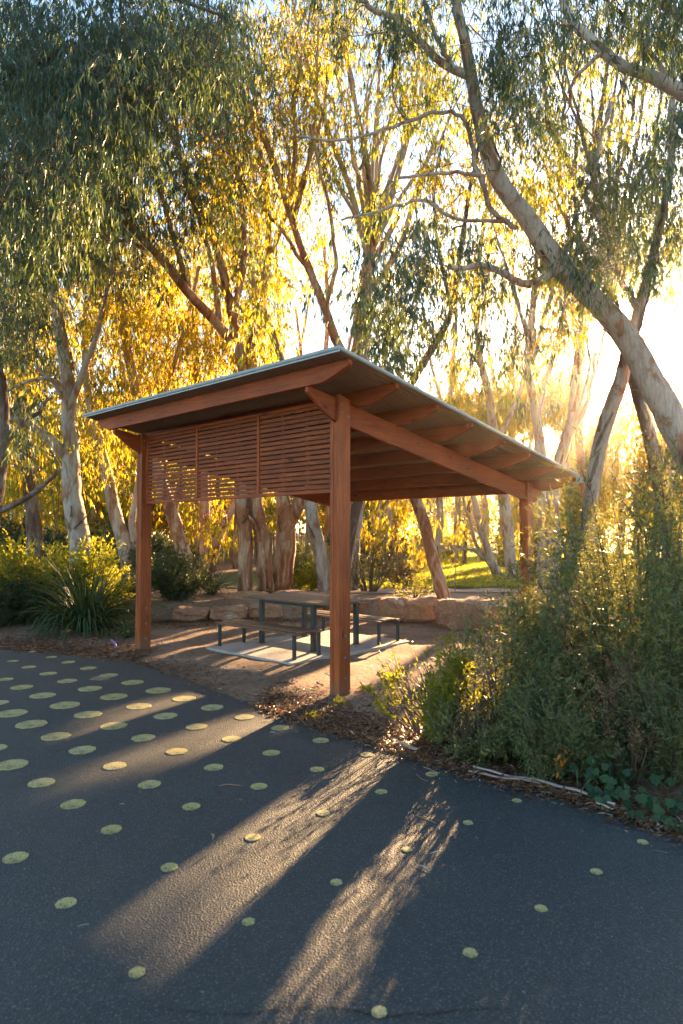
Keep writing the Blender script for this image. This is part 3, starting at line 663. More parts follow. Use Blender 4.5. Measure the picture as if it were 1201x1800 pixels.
gum('many stemmed gum with pale upright stems fanning above the shelter peak', [
    [(617,1062,17.5,25),(620,960,17.5,24),(630,880,17.5,24),(636,700,17.5,23),(642,520,17.4,20),(650,450,17.3,18),(655,380,17.2,14),(648,300,17,11),(625,180,16.8,8),(600,40,16.5,6),(585,-90,16.3,4)],
    [(650,450,17.3,13),(690,340,17.3,11),(722,220,17.3,8),(738,80,17.3,6),(745,-60,17.3,4)],
    [(648,460,17.3,12),(618,340,17,10),(572,215,16.6,8),(530,80,16.2,6),(505,-60,16,4)],
    [(655,400,17.2,9),(705,270,17.8,7),(770,160,18,5),(820,60,18,4)],
    [(642,520,17.4,14),(700,440,17.8,11),(735,330,18,9),(770,230,18,6)],
    [(640,480,17.3,9),(660,330,17.8,7),(665,180,18,6),(670,40,18,4)],
    [(632,300,16.9,6),(690,200,17,5),(700,60,17,3)]] + fan(650, 445, 17.3, 9, 540, 830, 30, 9),
    [(640,120,150,110,17,14,12),(560,230,70,90,16.8,6,11),(740,220,70,90,17.8,6,10),(650,330,90,60,17.2,5,10),(680,-60,260,80,17,10,14),(780,330,60,70,18,4,10)],
    BARK_P, LEAF_G, 0.22, 0.036, bare=50, tint=(0, 0.6))
gum('leaning salmon barked gum rising from behind the stone wall on the right of the table', [
    [(782,1062,14.3,25),(770,1010,14.4,23),(755,960,14.5,22),(742,910,14.6,21),(730,872,14.7,20),(695,770,15,19),(650,690,15.2,18),(598,610,15.4,17),(572,545,15.5,15),(545,478,15.5,13),(515,392,15.4,11),(482,292,15.2,9),(440,190,15,7),(400,60,14.8,5)],
    [(572,545,15.5,9),(590,450,15.3,7),(570,330,15,6),(545,220,14.8,5)],
    [(515,392,15.4,8),(540,300,15.2,6),(555,180,15,5),(560,40,14.8,3)],
    [(545,478,15.5,8),(490,400,15.2,6),(430,330,14.9,5)]] + fan(515, 392, 15.4, 5, 420, 610, 40, 8),
    [(470,150,110,110,14.8,9,16),(540,330,70,80,15.2,5,12),(420,300,70,80,15,5,15),(560,60,90,70,14.8,5,13)], BARK_S, LEAF_G, 0.20, 0.032, bare=30)
gum('thick salmon gum that forks into a V behind the table', [
    [(494,1043,16.6,40),(498,990,16.6,37),(503,935,16.6,33),(500,880,16.6,24),(480,780,16.6,23),(442,648,16.2,20),(388,575,15.6,18),(337,522,14.8,17),(272,442,13.8,15),(190,362,12.8,12),(80,292,11.8,9),(-40,240,11,6)],
    [(503,935,16.6,26),(522,890,16.6,24),(536,850,16.6,22),(570,760,16.8,19),(605,680,17,17),(628,600,17,15),(640,500,17,12),(700,380,17,9)],
    [(337,522,14.8,11),(300,400,14,9),(270,290,13.4,7),(240,160,12.8,6),(215,20,12.2,4)],
    [(388,575,15.6,11),(370,450,15,9),(330,330,14.4,7),(310,190,13.6,6),(320,40,13,4)],
    [(272,442,13.8,8),(200,420,13,6),(110,420,12.2,5)]],
    [(250,210,150,120,13,16,26),(110,250,120,120,12,12,30),(350,380,70,90,14.6,6,18),(300,90,120,80,12.8,9,24),(180,360,110,60,12.8,7,24),(90,400,90,60,12.3,6,24)],
    BARK_S, LEAF_T, 0.19, 0.03, bare=35, tint=(0, 0.8))
gum('salmon gum with a thin dead grey limb hanging against its trunk behind the table', [
    [(470,1041,16.2,30),(464,990,16.2,28),(457,930,16.2,26),(451,880,16.2,25),(440,780,16.2,22),(428,660,16,19),(410,560,15.6,16),(385,450,15,13),(340,330,14.4,10),(290,220,13.8,7),(250,110,13.2,5)],
    [(410,560,15.6,12),(430,450,15.4,10),(420,320,15,8),(400,200,14.6,6),(380,60,14.2,4)],
    [(420,880,15.9,4),(437,905,15.9,5),(452,930,15.9,6),(464,985,15.9,6),(472,1036,15.9,6)]],
    [(370,240,90,110,14.4,9,22),(290,140,90,80,13.6,6,22),(420,480,60,70,15.4,4,14),(390,90,80,70,14,5,20)], BARK_S, LEAF_T, 0.19, 0.03, bare=20, tint=(0, .85))
gum('straight salmon gum, leftmost of the close trunks behind the table', [
    [(433,1046,16,27),(431,990,16,25),(429,930,16,24),(427,880,16,23),(424,760,16,20),(440,620,16.2,17),(470,470,16.6,13),(468,330,16.8,10),(440,200,17,7),(430,60,17,5)],
    [(470,470,16.6,9),(510,350,16.8,7),(520,220,17,6),(500,90,17,4)]],
    [(460,300,80,100,16.8,7,13),(480,130,90,90,17,6,13),(430,500,50,60,16.6,3,12)], BARK_S, LEAF_G, 0.21, 0.034, bare=30)
gum('slim pale gum with brown scars seen just left of the corner post', [
    [(573,1045,16.2,25),(567,1000,16.2,24),(558,945,16.2,22),(546,880,16.2,20),(530,780,16.4,17),(500,650,16.8,14),(470,560,17,12),(420,430,17.2,9),(400,300,17.4,7),(380,160,17.4,5)]],
    [(400,400,60,80,17.2,5,12),(470,520,50,60,17,4,10),(380,200,70,80,17.4,5,13)], BARK_P, LEAF_G, 0.21, 0.034, bare=12)
gum('sunlit leaning gum with glowing edges under the left end of the slatted screen', [
    [(332,1010,18,28),(322,960,18,26),(306,915,18,24),(290,868,18,22),(258,760,18,20),(228,640,18,16),(210,520,18,13),(200,400,18,10),(205,280,18,7)],
    [(258,760,18,12),(300,660,18.4,10),(330,560,18.6,8),(350,470,18.8,6)],
    [(306,915,18,9),(312,880,17.9,8),(320,840,17.8,7)]],
    [(240,600,90,80,18.2,9,18),(330,590,70,60,18.6,6,16),(210,440,80,80,18,7,16),(260,720,70,50,18.3,6,16),(300,900,30,30,18.2,1,10)], BARK_S, LEAF_G, 0.22, 0.04, bare=14, tint=(0.35, 1))
gum('twin stemmed pale gum leaning right, half hidden by the shrub beside the left post', [
    [(364,1012,20,22),(361,950,20,20),(359,890,20,18),(356,800,20,16),(350,690,20,13),(340,580,20,10),(330,470,20,7)],
    [(366,1004,20,18),(382,955,20,17),(402,905,20,15),(420,868,20,13),(455,780,20,11),(480,690,20,9),(500,600,20,7)]],
    [(380,620,90,70,20.2,10,16),(470,600,60,60,20.3,5,14),(360,900,40,30,19.8,3,16),(410,920,30,30,19.8,2,14),(340,500,60,60,20,4,14)], BARK_S, LEAF_G, 0.23, 0.042, bare=10, tint=(0.4, 1))
gum('grey and salmon gum leaning left between the left post and the broad left trunk', [
    [(222,985,19.5,26),(212,935,19.5,24),(201,890,19.5,22),(188,835,19.5,20),(168,750,19.5,16),(152,650,19.5,13),(150,540,19.5,10)],
    [(240,985,19.6,14),(232,930,19.6,13),(240,870,19.6,10),(250,800,19.6,7)]],
    [(170,700,70,60,19.6,5,15),(200,800,60,60,19.8,6,15),(150,560,70,60,19.5,5,16),(210,860,40,40,20,3,14)], BARK_P, LEAF_G, 0.22, 0.04, bare=10, tint=(0.2, .9))
gum('broad mottled gum standing behind the sunlit shrubs on the left', [
    [(140,985,16.5,38),(136,930,16.5,36),(130,880,16.5,34),(125,830,16.5,32),(122,760,16.5,28),(119,660,16.4,24),(102,560,16.2,19),(90,480,16,15),(72,380,15.6,11),(50,270,15.2,8),(40,150,15,5)],
    [(124,815,16.5,18),(88,772,16.2,16),(42,742,15.8,14),(-20,715,15.4,11)],
    [(121,720,16.4,14),(145,655,16.3,12),(172,585,16.2,9),(192,500,16,7),(205,400,15.8,5)],
    [(121,710,16.4,10),(98,672,16,8),(60,668,15.7,6),(5,690,15.4,5)],
    [(126,800,16.5,8),(105,690,16.2,6),(60,640,16,5)]],
    [(90,430,100,80,15.8,9,22),(40,330,80,80,15.2,7,24),(190,450,70,70,16,6,20),(30,520,60,60,15.6,4,18),(60,640,60,40,15.8,3,14),(20,700,40,40,15.4,2,12),(60,120,100,110,14.6,9,24)],
    BARK_P, LEAF_T, 0.19, 0.031, bare=24, tint=(0.1, 1))
gum('dark barked gum with a short side stem, left of the broad mottled trunk', [
    [(64,990,19,27),(60,940,19,25),(54,880,19,23),(48,815,19,20),(36,720,19,16),(20,620,19,13),(10,520,19,9)], [(72,985,18.9,13),(70,940,18.9,12),(64,900,18.9,9)]],
    [(30,600,60,70,19,6,15),(60,780,50,50,19.4,4,13),(20,840,40,40,19.5,2,13)], BARK_D, LEAF_G, 0.22, 0.038, bare=12)  # same dark bark on the trunk and its side stem
gum('dark gum at the left edge with a smooth limb reaching over the shrubs', [
    [(-30,1000,13.5,32),(-14,900,13.5,30),(0,800,13.5,26),(6,720,13.5,20),(-10,600,13.4,14),(-20,450,13.2,9)],
    [(-14,905,13.4,11),(30,885,13.2,10),(66,862,13,9),(102,831,12.8,6)],
    [(2,790,13.5,9),(45,740,13.8,8),(95,700,14,6)]],
    [(10,560,70,80,13.5,6,22),(20,430,80,70,13,6,24),(60,800,30,30,13.4,1,10)], BARK_D, LEAF_T, 0.18, 0.029, bare=10)
gum('tall gum off the left side whose drooping blue green crown fills the top left corner', [
    [(-330,1080,9.5,70),(-300,800,9.5,60),(-250,500,9.4,48),(-190,250,9.3,38),(-120,80,9.2,28),(-40,-60,9,20),(60,-180,9,14)],
    [(-190,250,9.3,24),(-80,180,9.2,16),(30,120,9.1,11),(140,90,9,8),(250,60,9,5)],
    [(-220,360,9.3,20),(-100,330,9.3,13),(10,310,9.3,9),(90,320,9.4,6)],
    [(-40,-60,9,14),(120,-40,9,10),(280,-10,9,7),(400,30,9,5)]],
    [(60,170,110,90,9.2,12,19),(190,130,110,90,9.1,12,19),(310,80,110,70,9.1,10,19),(40,330,80,80,9.4,7,19),(60,60,90,60,9.2,5,18),(420,50,80,50,9.2,4,14),(150,270,90,60,9.4,6,19),(150,-120,260,90,9,12,19),(-150,150,140,160,9.3,8,19)],
    BARK_D, LEAF_T, 0.16, 0.024, bare=18, tint=(0, 0.75))
gum('dark stemmed gum leaning right, rising over the middle of the roof', [
    [(604,1052,16,20),(612,960,16,19),(640,850,16,18),(690,730,15.8,16),(738,648,15.6,14),(768,600,15.5,13),(793,548,15.4,11),(808,450,15.3,9),(826,340,15.2,7),(850,220,15,5)],
    [(793,548,15.4,7),(770,440,15.2,6),(762,340,15,5),(780,240,15,4)]],
    [(790,480,60,70,15.4,3,12),(740,600,50,50,15.6,2,10),(800,340,70,70,15.2,4,11),(860,240,60,60,15,4,11)], BARK_D, LEAF_G, 0.20, 0.034, bare=20)
gum('slender twin gum with pale stems against the bright sky above the roof end', [
    [(954,1015,18,20),(954,900,18,19),(951,795,18,18),(938,700,18,15),(926,640,18,12),(934,560,18,10),(942,470,18,8),(950,370,18,6)],
    [(946,735,18,11),(962,660,18,10),(984,585,18,8),(1000,480,18,6),(1010,380,18,4)]] + fan(936, 640, 18, 5, 850, 1030, 380, 8),
    [(930,600,60,60,18,4,9),(980,500,60,60,18,4,9),(950,380,70,60,18,4,9)], BARK_P, LEAF_G, 0.22, 0.036, bare=24)
gum('thin brown gum stems between the slender twin gum and the sun', [
    [(1046,1000,20,18),(1037,900,20,16),(1020,800,20,14),(1018,705,20,12),(1024,600,20,10),(1012,480,20,8),(990,350,20,6),(980,230,20,4)],
    [(1018,700,20,8),(1050,640,20.2,7),(1066,560,20.3,5)]],
    [(1010,450,60,60,20,4,8),(990,300,60,60,20,4,8)], BARK_S, LEAF_G, 0.22, 0.036, bare=20)
gum('leaning gum with a bent stem right of the dark stemmed gum over the roof', [
    [(900,1010,22,22),(888,900,22,20),(872,780,22,17),(858,690,22,14),(842,620,22,11),(838,520,22,9),(850,400,22,7),(870,290,22,5)],
    [(872,780,22,10),(910,700,22,8),(930,620,22.2,6)]],
    [(850,480,60,60,22,4,9),(820,620,40,60,22,3,10),(880,330,70,70,22,4,9),(800,720,40,50,22,3,12)], BARK_P, LEAF_G, 0.24, 0.04, bare=20, tint=(.3, 1))
gum('tall thin stemmed gum in the upper right with upright dark branches', [
    [(1190,1000,19,26),(1150,800,19,24),(1105,640,19,20),(1072,500,19,17),(1058,392,19,14),(1042,290,19,11),(1060,180,19,8),(1075,60,19,5)],
    [(1060,400,19,11),(1000,292,19,9),(965,200,19,7),(950,80,19,5)],
    [(1105,640,19,11),(1140,500,19,10),(1155,380,19,8),(1150,250,19,6),(1170,120,19,4)],
    [(1058,392,19,8),(1095,280,19,7),(1120,150,19,5)],
    [(1072,500,19,9),(1020,420,19.2,7),(1010,300,19.3,6),(1020,160,19.3,4)]] + fan(1072, 500, 19, 8, 930, 1200, 60, 9),
    [(900,430,90,80,19.5,8,9),(1120,520,90,60,19,7,8),(1000,470,90,60,19.3,7,8),(1010,220,90,100,19,8,9),(1110,200,90,110,19,8,9),(1060,80,120,70,19,7,9),(1150,400,50,60,19,3,9),(1050,430,90,50,19,5,9)], BARK_D, LEAF_G, 0.24, 0.036, bare=55, tint=(0, .7))
gum('thin white gum far behind the V forked trunk', [[(541,1002,30,12),(541,960,30,11),(543,905,30,10),(548,820,30,8),(556,740,30,6)]], [(545,800,40,40,30,4,12),(560,700,50,50,30,5,12)], BARK_P, LEAF_G, 0.3, 0.06, tint=(.4, 1))
gum('pale gum with a drooping golden crown over the lawn, left of the lawn sapling', [
    [(876,1014,24,17),(864,985,24,15),(850,945,24,13),(838,895,24,11),(822,840,24,8),(800,780,24,6)], [(868,995,24,7),(838,960,24,6),(826,915,24,5),(815,870,24,4)]],
    [(700,910,60,40,23,7,18),(770,900,50,40,23.5,4,14),(850,880,50,40,24,4,14),(690,980,30,30,22,2,14),(740,960,30,20,22.5,2,14)], BARK_P, LEAF_G, 0.24, 0.045, tint=(.5, 1))
gum('dark trunked gum standing alone on the lawn', [[(815,1018,33,9),(816,985,33,8),(819,940,33,7),(826,880,33,5)]], [(825,880,45,35,33,6,14),(800,850,50,30,34,4,14)], BARK_D, LEAF_G, 0.3, 0.06, tint=(.2, .9))
# taller gums standing behind the shelter trees
for px, Y, top, wd, dn, lab in [(-40,27,200,16,1.0,'tall golden gum in the second row at the far left'), (60,25,330,16,1.0,'tall golden gum in the second row behind the dark barked gum'), (165,28,180,15,1.0,'tall gum in the second row behind the broad mottled gum'),
        (255,25,380,16,1.2,'tall gum in the second row behind the left post, very golden'), (345,29,200,15,1.0,'tall gum in the second row behind the twin stemmed gum'), (415,26,330,14,1.0,'tall gum in the second row over the middle of the roof edge'), (490,30,230,14,.8,'tall gum in the second row behind the V forked gum'),
        (575,28,330,14,.7,'tall gum in the second row behind the roof peak'), (680,32,330,13,.5,'tall open gum in the second row right of the roof peak'), (800,34,420,12,.4,'tall open gum in the second row above the roof slope'), (905,36,300,12,.35,'tall open gum in the second row left of the sun'), (1180,30,330,14,.4,'tall open gum in the second row at the right edge')]:
    k = lambda dx, py, d: (px + dx, py, Y, d)
    gum(lab, [[k(0, 1000, wd), k(4, 850, wd*.9), k(-8, 700, wd*.75), k(2, 560, wd*.55), k(-6, max(top, 420), wd*.4)], [k(-4, 760, wd*.5), k(-40, 650, wd*.4), k(-55, 540, wd*.3)], [k(-6, 720, wd*.5), k(36, 620, wd*.4), k(60, 480, wd*.25)]],
        [(px, (top + 800) / 2, 75, (800 - top) / 2, Y, int(22 * dn) + 2, 11), (px, 830, 60, 60, Y, int(6 * dn) + 1, 10)], BARK_S if px % 2 else BARK_P, LEAF_G, .27, .056, tint=(.25, 1), bare=8)
for px, Y, ell, lab in [(880,31,(880,745,42,50,15),'open golden gum added for shade far off behind the bent stem gum'), (945,30,(942,722,45,48,15),'open golden gum added for shade far off behind the twin stems'), (1000,32,(1003,702,42,48,14),'open golden gum added for shade far off left of the slim leaning stem'), (770,30,(770,770,70,80,16),'low golden gum far behind the roof slope'), (850,36,(850,740,70,90,16),'low golden gum far off between the roof slope and the slender twin gum'), (935,40,(935,770,70,80,16),'low golden gum far behind the slender twin gum'),  # the open golden gums are added to shade the left of the asphalt
        (1010,34,(1005,790,60,90,18),'low golden gum far behind the forked gum'), (1090,38,(1085,790,60,80,18),'low golden gum in the glare straight below the sun'), (1170,33,(1160,760,70,110,18),'low golden gum behind the base of the huge gum'), (690,36,(690,760,60,90,14),'low golden gum far behind the roof right of the peak')]:
    gum(lab, [[(px, 990, Y, 14), (px + 4, 900, Y, 12), (px - 5, 820, Y, 10), (px + 3, 740, Y, 6)]], [(*ell[:4], Y, ell[4] + 8, 14), (ell[0], 870, 60, 50, Y, 9, 10)], BARK_P, LEAF_G, .30, .062, tint=(.3, 1), bare=6)
# the bush and trees across the lawn and behind the house: individual trees made from three crowns
def far_tree(kind):
    h, wd, nl, leaf, bark = kind
    root = thing('gum_tree', 'x', 'tree', (0, 0, 0), 0, 'gums beyond the lawn')
    m = MB(); m.tube(catmull([(0,0,-.2),(0.3,0,h*.3),(0.1,.2,h*.6),(.4,0,h*.92)]), np.linspace(.26, .05, 16), 8, wob=.05)
    for i in range(9):
        a = rng.uniform(0, 6.28); z = rng.uniform(.25, .7) * h; e = np.array([math.cos(a)*wd*.8, math.sin(a)*wd*.8, z + rng.uniform(.12, .3)*h])
        m.tube(catmull([(0.2,0.1,z), (e[0]*.4, e[1]*.4, z+.12*h), e], 4), np.linspace(.10, .03, 9), 6)
    m.build('trunk', bark, root, smooth=True)
    cs = []
    for i in range(60):
        a = rng.uniform(0, 6.28); zz = rng.uniform(.22, 1.0); rr = wd * math.sqrt(rng.random()) * (1.05 - .45 * zz)
        cs.append((math.cos(a)*rr, math.sin(a)*rr, zz*h))
    cs = np.array(cs); S = np.concatenate([c + rng.normal(0, .55, (nl * 2, 3)) for c in cs])
    q, t, *_ = sprays(S, 8, .42, .10, .55, .8, (.3, 1)); o = link('crown', quads_mesh('crown', q, t), leaf, root); o['kind'] = 'stuff'
    return root
kinds = [far_tree((9, 3.2, 15, LEAF_G, BARK_P)), far_tree((7, 2.8, 15, LEAF_G, BARK_S)), far_tree((11, 3.4, 16, LEAF_T, BARK_D))]
FAR = [(-60,34,0,1,'far gum at the left edge beside the pale house'), (30,48,2,.8,'far gum behind the dark barked gum on the left'), (110,42,1,.9,'far gum in front of the pale house wall'), (190,38,0,.9,'far bushy gum between the broad mottled trunk and the grey gum'),
 (250,30,1,1.0,'golden gum behind the left shelter post'), (330,34,0,.9,'golden gum behind the sunlit leaning gum'), (400,40,1,.9,'far gum above the grey paling fence'), (470,46,0,.9,'far gum seen between the close salmon trunks'), (545,50,2,.8,'far gum behind the thin white gum'),
 (600,42,1,.8,'far gum behind the corner post'), (660,36,1,.75,'far low gum above the dark wispy shrub'), (700,62,2,.7,'far gum at the head of the lawn, left side'), (760,66,0,.7,'far gum at the head of the lawn, middle'), (830,60,1,.75,'far gum at the head of the lawn behind the dark trunk'),
 (900,52,0,.55,'far gum beside the right rear post'), (970,58,1,.6,'far gum behind the forked gum by the gutter'), (1060,52,0,.6,'far gum low in the glare below the sun'), (1150,44,1,.6,'far gum behind the base of the huge leaning gum'), (1240,40,0,.7,'far gum past the right edge of the tall shrub')]
for i, (px, Y, k, s, lab) in enumerate(FAR):
    used = i < 3
    o = kinds[i] if used else copy_tree(kinds[k])
    p = at(px, 950, Y); o.location = (p[0], p[1], float(gz(p[0], p[1]))); o.rotation_euler = (0, 0, rng.uniform(0, 6.28)); o.scale = (s, s, s * rng.uniform(.9, 1.1)); o['label'] = lab

# ------------------------------------------------------------------ shrubs
def shrub(name, label, base, rad, h, nst, nsh, L, W, leaf, tint=(0, 1), stem=BARK_D, lean=(0, 0), up=0.5, per=16, shoot=0.22, do_prune=True, cat='shrub', skirt=0.1, hmin=0.25):
    base = np.array(base, float); base[2] = float(gz(base[0], base[1])); root = thing(name, label, cat, base)
    m = MB(); C = []; Dd = []; tt = []
    for i in range(nst):
        a = rng.uniform(0, 6.28); r = rad * math.sqrt(rng.random()); hh = h * (1 - .55 * (r / rad) ** 2) * rng.uniform(.7, 1.08)
        e = base + np.array([math.cos(a)*r + lean[0]*hh, math.sin(a)*r + lean[1]*hh, hh]); p0 = base + np.array([math.cos(a), math.sin(a), 0]) * r * .25
        mid = (p0 + e) / 2 + np.array([math.cos(a)*r*.12, math.sin(a)*r*.12, .10*h]) + rng.normal(0, .06 * rad, 3); t = np.linspace(0, 1, 7)[:, None]
        P = (1-t)**2*p0 + 2*t*(1-t)*mid + t*t*e; m.tube(P, np.linspace(.004 + .0035*h, .0015, 7), 4, cap=False)
        T = np.gradient(P, axis=0)
        for j in range(nsh):
            f = rng.uniform(skirt, 1.0); fi = f * 6; k = min(5, int(fi)); q = P[k] + (P[k+1] - P[k]) * (fi - k)
            d = unit(unit(T[k]) * up + rng.normal(0, .75, 3) + np.array([math.cos(a), math.sin(a), 0]) * .3); ln = shoot * rng.uniform(.5, 1.3); s = rng.random(per)
            bend = np.array([0, 0, 1.0]) * (s ** 2 * .2 * ln)[:, None]
            C.append(q + d * (s * ln)[:, None] + bend); Dd.append(np.repeat(d[None], per, 0)); tt.append(np.full(per, rng.uniform(*tint)))
            if j % 3 == 0: m.tube([q, q + d * ln * .5 + bend.max(0) * .2, q + d * ln + bend.max(0)], [.0022, .0016, .001], 3, cap=False)
    C = np.concatenate(C); Dd = np.concatenate(Dd); tt = np.clip(np.concatenate(tt) + rng.normal(0, .12, len(C)), 0, 1)
    D = unit(Dd * .75 + rng.normal(0, .5, (len(C), 3)) + np.array([0, 0, .15]))
    kp = C[:, 2] > base[2] + .01
    if do_prune: kp &= prune(C, .8)
    C, D, tt = C[kp], D[kp], tt[kp]
    q = leaf_quads(C, D, L * rng.uniform(.6, 1.3, len(C)), W * rng.uniform(.7, 1.3, len(C)))
    m.build('stems', stem, root, base)['kind'] = 'stuff'; o = link('foliage', quads_mesh('foliage', q - base, tt), leaf, root); o['kind'] = 'stuff'
    return root
def strappy(name, label, base, n, L, W, leaf=LEAF_B, spread=0.9, tint=(0, 1), arch=.8):
    base = np.array(base, float); base[2] = float(gz(base[0], base[1])); root = thing(name, label, 'plant', base)
    V = []; T = []
    for i in range(n):
        a = rng.uniform(0, 6.28); s = rng.random() ** .6 * spread; l = L * rng.uniform(.55, 1.1); wd = W * rng.uniform(.7, 1.2)
        d = np.array([math.cos(a), math.sin(a), 0]); sd = np.array([-d[1], d[0], 0]); p = base + d * rng.random() * .12 * L + sd * rng.normal(0, .03); el = math.pi / 2 - s * .9
        tn = rng.uniform(*tint); pts = [p]; k = 5; ar = arch * rng.uniform(.3, 1.3) * (.3 + s)
        for j in range(k):
            el -= ar * .24 * (j + .5); p = p + (d * math.cos(el) + np.array([0, 0, math.sin(el)])) * l / k; p = np.array([p[0], p[1], max(p[2], base[2] + .012)]); pts.append(p)
        ws = [.6, 1, 1, .85, .55, .03]; tw = sd * .9 + np.array([0, 0, rng.normal(0, .35)])
        for j in range(k):
            V.append([pts[j] - tw*wd*ws[j]/2, pts[j] + tw*wd*ws[j]/2, pts[j+1] + tw*wd*ws[j+1]/2, pts[j+1] - tw*wd*ws[j+1]/2]); T.append(min(1, max(0, tn + rng.normal(0, .05))))
    V = np.array(V); o = link('blades', quads_mesh('blades', V - base, T), leaf, root); o['kind'] = 'stuff'; return root

# right of the path
shrub('feathery_shrub', 'tall feathery grey green shrub filling the right edge beside the shelter', (2.72, 6.0, 0), 1.25, 2.45, 70, 40, .056, .0125, LEAF_S, (0, 1), lean=(-.07, -.04), per=18, shoot=.34, up=.35, skirt=.15)
shrub('feathery_shrub', 'wispy shrub in front of the right rear shelter post', (1.68, 6.4, 0), .62, 1.35, 24, 24, .054, .012, LEAF_S, (.1, 1), per=16, shoot=.30, up=.45)
shrub('feathery_shrub', 'bushy grey green shrub at the bend of the asphalt edge', (1.38, 5.65, 0), .62, 1.25, 46, 28, .05, .011, LEAF_S, (.1, 1), per=15, shoot=.26, up=.4)
shrub('sprig_shrub', 'low sunlit shrub with upright yellow green sprigs leaning toward the corner post', (1.0, 5.95, 0), .55, .85, 54, 20, .048, .014, LEAF_Y, (0, .9), lean=(-.16, -.02), per=20, shoot=.18, up=.8, skirt=.03)
shrub('sprig_shrub', 'small open shrub with yellow green sprigs nearest the corner post', (.72, 6.15, 0), .36, .72, 26, 14, .045, .014, LEAF_Y, (.1, 1), lean=(-.25, 0), per=18, shoot=.16, up=1.1, skirt=.1)
shrub('feathery_shrub', 'low needle leaved shrub hanging over the bark strips', (1.58, 5.08, 0), .46, .7, 46, 24, .042, .008, LEAF_S, (.1, .9), per=15, shoot=.2, up=.6, skirt=.02)
shrub('feathery_shrub', 'low leafy shrub spilling over the asphalt edge at the bend', (1.12, 5.42, 0), .36, .6, 36, 20, .045, .010, LEAF_S, (.2, 1), per=14, shoot=.18, up=.6, skirt=.02)
shrub('feathery_shrub', 'dark understorey shrub behind the ivy at the right edge', (2.45, 4.95, 0), .5, 1.0, 36, 26, .034, .0085, LEAF_S, (0, .6), per=20, shoot=.22, up=.6, skirt=.02)
shrub('feathery_shrub', 'far feathery shrub behind the tall one at the right edge', (3.9, 8.2, 0), 1.3, 2.3, 44, 30, .05, .012, LEAF_S, (.2, 1), per=22, shoot=.34, up=.8)
shrub('seed_shrub', 'dry brown seed head shrub above the ivy', (2.12, 4.95, 0), .28, .95, 30, 22, .014, .011, LEAF_D, (.2, .9), per=16, shoot=.10, up=.6, skirt=.45)
strappy('strappy_plant', 'bright strappy clump growing through the right hand shrubs', (1.78, 5.35, 0), 75, .85, .016, LEAF_B, .9, (.4, 1))
strappy('strappy_plant', 'small arching strappy clump low beside the orange leaves', (1.95, 4.85, 0), 40, .55, .014, LEAF_B, 1.0, (.3, 1))
# orange dead leaves
root = thing('leaf_spray', 'spray of bright orange dead leaves hanging in the shrub near the asphalt edge', 'leaf spray', gp(985, 1365))
m = MB(); c0 = at(985, 1335, 4.72); b0 = np.array(root.location); m.tube([b0 * [1,1,0], (b0 + c0) / 2 + [.03, .03, .1], c0 + [0, .02, .08]], [.004, .003, .002], 4); m.build('twig', BARK_D, root, b0)
C = c0 + rng.normal(0, 1, (16, 3)) * [.035, .02, .045]; q = leaf_quads(C, unit(rng.normal(0, .5, (16, 3)) + [0, 0, -.9]), np.full(16, .055), np.full(16, .02))
for i in range(16): link('leaf', quads_mesh('leaf', (q[i:i+1] - b0), [rng.random()]), LEAF_O, root)
# ivy: each leaf a lobed face on a stalk
ivy = thing('ivy', 'dark green ivy trailing over the asphalt edge in the bottom right', 'ivy', gp(1130, 1440))
ib = np.array(ivy.location); prof = [(0,0),(.32,.02),(.52,.28),(.34,.42),(.36,.66),(.12,.72),(0,1.0),(-.12,.72),(-.36,.66),(-.34,.42),(-.52,.28),(-.32,.02)]
me = bpy.data.meshes.new('ivy_leaf'); vv = [(x, y, .10*abs(x) - .12*y*y) for x, y in prof] + [(0, .4, -.03)]
me.from_pydata(vv, [], [(i, (i+1) % 12, 12) for i in range(12)]); a_ = me.attributes.new('tint', 'FLOAT', 'FACE'); a_.data.foreach_set('value', [.3]*12)
me2 = me.copy(); me2.attributes['tint'].data.foreach_set('value', [.95]*12)
for mm in (me, me2): mm.materials.append(LEAF_IVY)
st = MB()
from mathutils import Vector, Matrix
for i in range(110):
    x = rng.uniform(1.66, 2.35); edge = float(edgeY(x)); y = edge + rng.uniform(-.05, .42); z = rng.uniform(.03, .06 + .55 * max(0.05, y - edge))
    P = Vector((x, y, z)); nrm = Vector((rng.normal(-.25, .4), rng.normal(-.75, .4), rng.uniform(.3, 1.0))).normalized(); dn = Vector((rng.normal(0, .5), rng.normal(-.4, .4), -.6)); ya = (dn - nrm * dn.dot(nrm)).normalized(); xa = ya.cross(nrm)
    s = rng.uniform(.045, .085); M = Matrix((xa, ya, nrm)).transposed().to_4x4(); M.translation = P - Vector(ib); M = M @ Matrix.Scale(s, 4)
    o = bpy.data.objects.new('leaf', me if i % 3 else me2); COL.objects.link(o); o.parent = ivy; o.matrix_local = M
    if i % 4 == 0: st.tube([(x, y + .05, 0), (x + .02, y + .06, z * .6), tuple(P)], [.003, .0025, .0015], 4, cap=False)
st.build('stems', BARK_D, ivy, ib)['kind'] = 'stuff'

